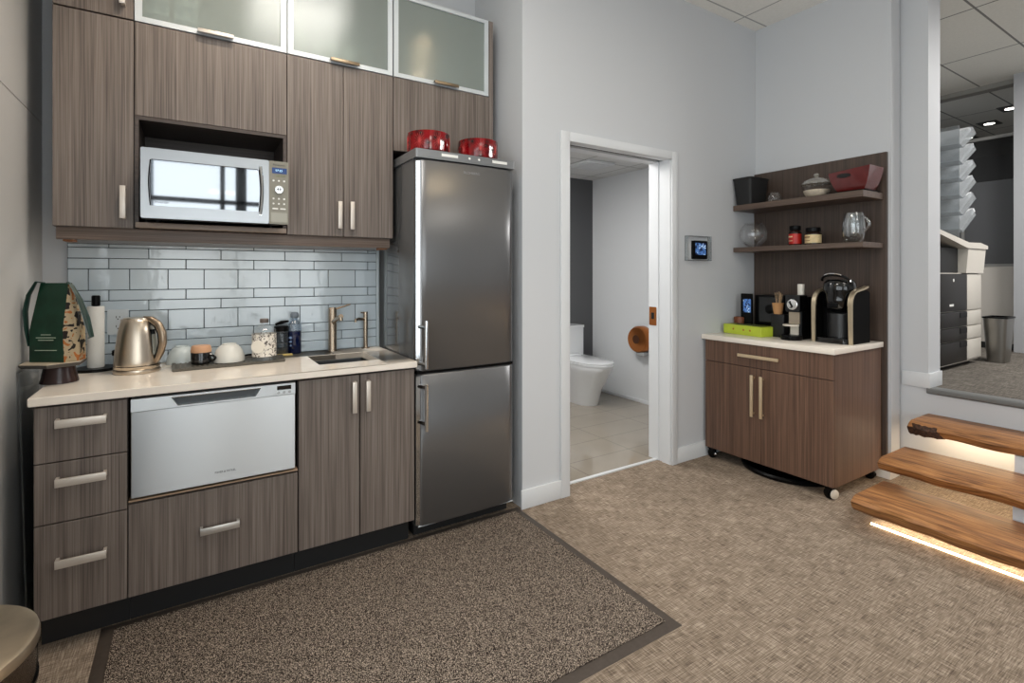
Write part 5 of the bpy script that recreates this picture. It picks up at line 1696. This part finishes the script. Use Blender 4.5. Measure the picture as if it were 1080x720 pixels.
# glazed partition
bm = B()
for y in (1.478, 1.868, 2.175):
    box(bm, 6.50, 6.55, y, y + 0.022, ZL, 2.63)
for z, h_ in ((1.375, 0.025), (2.60, 0.03)):
    box(bm, 6.50, 6.55, 1.50, 2.175, z, z + h_)
box(bm, 6.505, 6.545, 1.50, 2.175, ZL + 0.06, 1.375, mi=1); box(bm, 6.51, 6.54, 1.50, 2.175, ZL, ZL + 0.06, mi=2)
p_ = struct('wall_glazed', bm, [pm('partition_frame', (150, 149, 146), 0.4, 0.5), pm('beige_partition_panel', (196, 190, 182), 0.6), M_gap], smooth=False)
bm = B(); box(bm, 6.522, 6.528, 1.50, 2.175, 2.20, 2.60)
struct('upper_pane', bm, M_dimglass, p_, smooth=False)
bm = B(); box(bm, 6.522, 6.528, 1.50, 2.175, 1.40, 2.1995)
struct('lower_pane', bm, M_film, p_, smooth=False)

# downlights in the ceiling behind the glass
for i, (x, y, lab) in enumerate(((8.80, 2.49, 'left recessed downlight in the office ceiling behind the glass'), (8.17, 2.11, 'middle recessed downlight in the office ceiling behind the glass'), (7.62, 1.79, 'right recessed downlight in the office ceiling behind the glass'))):
    t = thing('downlight', lab, 'downlight', (x, y, 3.13), 'office ceiling downlights')
    bm = B(); box(bm, x - 0.13, x + 0.13, y - 0.09, y + 0.09, 3.122, 3.1295, 0.002)
    obj('trim_ring', bm, pm('downlight_trim', (92, 91, 88), 0.5), t)
    bm = B(); lathe(bm, [(0.05, 3.1205), (0.05, 3.1215)], x, y, 20)
    obj('lamp', bm, pm('downlight_lamp', (255, 250, 240), 0.4, emit=(255, 250, 240), estr=6.0), t)

# copier
t = thing('copier', 'large office copier with dark drawers and a pale scanner top on the landing', 'copier', (5.0, 1.75, ZL))
KY = 1.44
M_cop = pm('copier_beige', (206, 200, 190), 0.45)
M_copd = pm('copier_charcoal', (38, 36, 35), 0.4, spec=0.2)
bm = B(); box(bm, 4.46, 5.39, KY + 0.02, 2.05, ZL + 0.03, 1.31, 0.006)
obj('body', bm, M_cop, t)
bm = B(); box(bm, 4.50, 5.30, KY + 0.05, 2.0, ZL + 0.001, ZL + 0.0295)
obj('base', bm, M_black, t)
bm = B(); box(bm, 4.46, 5.075, KY, KY + 0.0195, 1.025, 1.305, 0.004)
f_ = obj('front_door', bm, M_copd, t)
bm = B(); lathe_axis(bm, [(0.012, 0), (0.012, 0.0015)], (4.80, KY - 0.0002, 1.255), (0, -1, 0), 16)
obj('emblem', bm, M_mark_white, f_)
bm = B(); box(bm, 4.72, 4.80, KY - 0.0015, KY - 0.0002, 1.062, 1.078)
obj('name_plate', bm, M_mark_white, f_)
for z0, z1 in ((0.905, 1.02), (0.80, 0.90), (0.635, 0.795)):
    bm = B(); box(bm, 4.46, 5.075, KY, KY + 0.0195, z0, z1 - 0.003, 0.003)
    d = obj('paper_drawer', bm, M_copd, t)
    bm = B(); box(bm, 4.93, 5.07, KY - 0.003, KY - 0.0002, z1 - 0.05, z1 - 0.01)
    obj('grip', bm, M_black, d)
bm = B()
for z0, z1 in ((1.025, 1.305), (0.905, 1.02), (0.80, 0.90), (0.64, 0.795)):
    box(bm, 5.08, 5.385, KY, KY + 0.0195, z0, z1 - 0.003, 0.003)
obj('side_cover', bm, M_cop, t)
bm = B(); box(bm, 4.46, 5.02, KY + 0.04, 2.0, 1.3105, 1.50)
obj('paper_exit', bm, M_black_matte, t)
bm = B(); prism(bm, [(5.02, 1.3105), (5.40, 1.3105), (5.455, 1.50), (5.07, 1.50)], 'y', KY - 0.01, 2.02)
obj('operator_column', bm, M_cop, t)
bm = B(); prism(bm, [(4.40, 1.60), (5.02, 1.502), (5.47, 1.502), (5.47, 1.53), (5.30, 1.55), (5.05, 1.545), (4.40, 1.63)], 'y', KY - 0.02, 2.04)
obj('scanner_lid', bm, M_cop, t)
# steel waste bin on the landing
bx = (5.40, 1.33)
bm = B(); 
t = thing('office_bin', 'tall tapered steel waste bin beside the copier', 'bin', (5.56, 1.40, ZL))
bm = B(); loft(bm, [q4(5.475, 5.655, 1.325, 1.435, ZL + 0.0005, 0.03), q4(5.45, 5.68, 1.305, 1.455, 0.945, 0.03), q4(5.46, 5.67, 1.315, 1.445, 0.945, 0.03), q4(5.485, 5.645, 1.335, 1.425, ZL + 0.02, 0.03)])
obj('body', bm, pm('brushed_bin_steel', (150, 147, 142), 0.28, 0.95), t)
bm = B(); loft(bm, [q4(5.445, 5.685, 1.30, 1.46, 0.9455, 0.03), q4(5.445, 5.685, 1.30, 1.46, 0.957, 0.03), q4(5.46, 5.67, 1.315, 1.445, 0.957, 0.03), q4(5.46, 5.67, 1.315, 1.445, 0.9455, 0.03)])
obj('rim', bm, M_black, t)

# clear brochure rack on the copier
t = thing('brochure_rack', 'clear acrylic brochure rack with six tilted pockets above the copier', 'brochure rack', (5.0, 1.62, 1.60))
bm = B(); box(bm, 5.05, 5.056, 1.48, 1.74, 1.565, 2.46); box(bm, 5.0, 5.24, 1.48, 1.74, 1.556, 1.5645)
obj('back_plate', bm, M_acrylic, t)
for i in range(6):
    z = 1.63 + 0.133 * i
    bm = B()
    def sl(p0, p1, th=0.004):
        prism(bm, [p0, p1, (p1[0], p1[1] + th), (p0[0], p0[1] + th)], 'y', 1.48, 1.74)
    sl((5.13, z), (5.42, z + 0.155)); sl((5.057, z + 0.02), (5.13, z))
    for y in (1.48, 1.736):
        prism(bm, [(5.057, z + 0.02), (5.13, z), (5.42, z + 0.155), (5.34, z + 0.20), (5.057, z + 0.12)], 'y', y, y + 0.004)
    obj('pocket', bm, M_acrylic, t, smooth=False)
    bm = B(); prism(bm, [(5.11, z + 0.018), (5.13, z + 0.008), (5.47 - 0.02 * (i % 3), z + 0.19), (5.44 - 0.02 * (i % 3), z + 0.215)], 'y', 1.50 + 0.012 * (i % 2), 1.72)
    o = obj('brochure', bm, pm('white_brochure', (216, 218, 220), 0.6, noise=0.2, nscale=9))
    tag(o, 'white brochures in the %s pocket of the clear rack' % ('lowest', 'second lowest', 'third lowest', 'fourth lowest', 'second highest', 'highest')[i], 'brochure', 'brochures in the rack')

# ------------------------------------------------------------------ lamps and daylight
def area(name, loc, rot, sx, sy, power, col=(1, 1, 1), spread=None):
    l = bpy.data.lights.new(name, 'AREA')
    l.shape = 'RECTANGLE'; l.size = sx; l.size_y = sy; l.energy = power; l.color = col
    if spread:
        l.spread = spread
    o = bpy.data.objects.new(name, l)
    o.location = loc; o.rotation_euler = rot
    COL.objects.link(o)
    return o
area('daylight_window', ((WX0 + WX1) / 2, YBACK - 0.2, (WZ0 + WZ1) / 2), (PI / 2, 0, 0), WX1 - WX0 - 0.1, WZ1 - WZ0 - 0.1, 60, (0.97, 0.985, 1.0))
area('daylight_window_side', (XL - 0.2, (LY0 + LY1) / 2, (LZ0 + LZ1) / 2), (PI / 2, 0, -PI / 2), LY1 - LY0 - 0.1, LZ1 - LZ0 - 0.1, 68, (0.97, 0.985, 1.0))
M_panel_fill = pm('ceiling_panel_glow', (255, 252, 246), 0.5, emit=(255, 248, 236), estr=3.0)
def fill_ceiling_panel(x, y, sx, sy, power, lab, col=(1.0, 0.96, 0.9), z=ZC):  # unseen ceiling fixtures added to light the main room
    t = thing('added_ceiling_light', lab, 'ceiling light', (x, y, z), 'added unseen ceiling panels of the main room')
    bm = B(); box(bm, x - sx / 2 - 0.02, x + sx / 2 + 0.02, y - sy / 2 - 0.02, y + sy / 2 + 0.02, z - 0.012, z - 0.0005, 0.002)
    obj('frame', bm, M_white, t)
    bm = B(); box(bm, x - sx / 2, x + sx / 2, y - sy / 2, y + sy / 2, z - 0.015, z - 0.0122)
    obj('diffuser', bm, M_panel_fill, t)
    area('panel_fill', (x, y, z - 0.03), (0, 0, 0), sx, sy, power, col)
fill_ceiling_panel(0.65, 1.25, 0.6, 0.6, 15, 'added unseen ceiling light over the kitchen floor')
fill_ceiling_panel(2.3, -0.6, 0.55, 1.1, 2, 'added unseen ceiling light over the open floor')
fill_ceiling_panel(1.2, -2.2, 0.55, 1.1, 6, 'added unseen ceiling light near the windows')
def spot(x, y, power, lab, col, z=ZC, size=1.5, blend=0.6, aim=(0, 0)):
    t = thing('spotlight', lab, 'spotlight', (x, y, z), 'recessed ceiling spotlights')
    bm = B(); lathe(bm, [(0.055, z - 0.0005), (0.055, z - 0.006), (0.045, z - 0.008), (0.042, z - 0.0009)], x, y, 28)
    obj('trim_ring', bm, M_white, t)
    bm = B(); lathe(bm, [(0.041, z - 0.003), (0.041, z - 0.0045)], x, y, 24)
    obj('lamp', bm, pm('warm_spot_lamp', (255, 240, 214), 0.5, emit=(255, 226, 180), estr=170.0), t)
    l = bpy.data.lights.new('spot_lamp', 'SPOT')
    l.energy = power; l.color = col; l.spot_size = size; l.spot_blend = blend; l.shadow_soft_size = 0.04
    o = bpy.data.objects.new('spot_lamp', l)
    o.location = (x, y, z - 0.02)
    o.rotation_euler = (aim[0], aim[1], 0)
    COL.objects.link(o)
spot(1.73, 0.90, 40, 'warm recessed spotlight over the carpet near the doorway', (1.0, 0.88, 0.74))
spot(0.20, 1.90, 45, 'warm recessed spotlight over the counter', (1.0, 0.86, 0.72), aim=(math.radians(14), 0))
t = thing('added_ceiling_light', 'added unseen ceiling light in the left part of the washroom', 'ceiling light', (2.2, 3.4, BZ))  # lamp added out of view to light the washroom
bm = B(); box(bm, 1.98, 2.42, 2.78, 4.02, BZ - 0.03, BZ - 0.0005, 0.004)
obj('housing', bm, M_white, t)
bm = B(); box(bm, 2.0, 2.4, 2.8, 4.0, BZ - 0.033, BZ - 0.0302)
obj('diffuser', bm, pm('washroom_diffuser', (250, 250, 250), 0.5, emit=(255, 250, 244), estr=3.0), t)
area('washroom_fill', (2.2, 3.4, BZ - 0.045), (0, 0, 0), 0.4, 1.2, 25, (1.0, 0.98, 0.95))
area('office_fill', (5.3, 0.0, 3.10), (0, 0, 0), 0.6, 1.0, 80, (1.0, 0.98, 0.95))  # area light without a fixture, added to brighten the office
area('far_office_fill', (8.0, 0.4, 3.10), (0, 0, 0), 0.6, 1.2, 30, (1.0, 0.98, 0.95))  # added so the room behind the glass is not too dark
# slim lamp added under the wall cabinets to brighten counter and tiles
t = thing('added_cabinet_light', 'added light bar under the wall cabinets that brightens the counter', 'fill light', (0.2, 2.64, 1.4716))
bm = B(); box(bm, -0.30, 0.70, 2.625, 2.655, 1.464, 1.4715, 0.002)
obj('housing', bm, M_alu, t)
bm = B(); box(bm, -0.29, 0.69, 2.63, 2.65, 1.4625, 1.4638)
obj('diffuser', bm, pm('bar_diffuser', (255, 244, 226), 0.5, emit=(255, 238, 214), estr=4.0), t)
area('bar_fill', (0.2, 2.64, 1.461), (0, 0, 0), 0.96, 0.02, 1.1, (1.0, 0.90, 0.78))
# warm strip lamps under the steps
for x, z, y0, y1, p in ((3.05, 0.055, -0.5, 1.22, 3.2), (3.53, 0.198, 0.30, 1.26, 2.2), (3.80, 0.348, 0.30, 1.26, 2.2)):
    area('step_lamp', (x, (y0 + y1) / 2, z), (0, 0, 0), 0.02, y1 - y0, p, (1.0, 0.80, 0.55))

wd = bpy.data.worlds.new('sky')
S.world = wd
wd.use_nodes = True
bg = wd.node_tree.nodes['Background']
bg.inputs['Color'].default_value = (0.86, 0.93, 1.0, 1)
bg.inputs['Strength'].default_value = 1.0

# ------------------------------------------------------------------ camera and view
cam = bpy.data.cameras.new('camera')
cam.sensor_fit = 'HORIZONTAL'; cam.sensor_width = 36.0
cam.lens = 535.1 * 36.0 / 1080.0
cam.shift_y = (289.2 - 360.0) / 1080.0
cam.clip_start = 0.02
co = bpy.data.objects.new('camera', cam)
co.location = (0, 0, 1.30)
co.rotation_euler = (PI / 2, 0, -math.radians(32.268))
COL.objects.link(co)
S.camera = co
S.view_settings.view_transform = 'Standard'
S.view_settings.look = 'None'
S.view_settings.exposure = 0.0
S.view_settings.gamma = 1.0
S.view_settings.use_curve_mapping = False
S.cycles.use_denoising = True
S.cycles.max_bounces = 10
S.cycles.transparent_max_bounces = 16
S.cycles.caustics_reflective = False
S.cycles.caustics_refractive = False
S.cycles.sample_clamp_indirect = 6.0
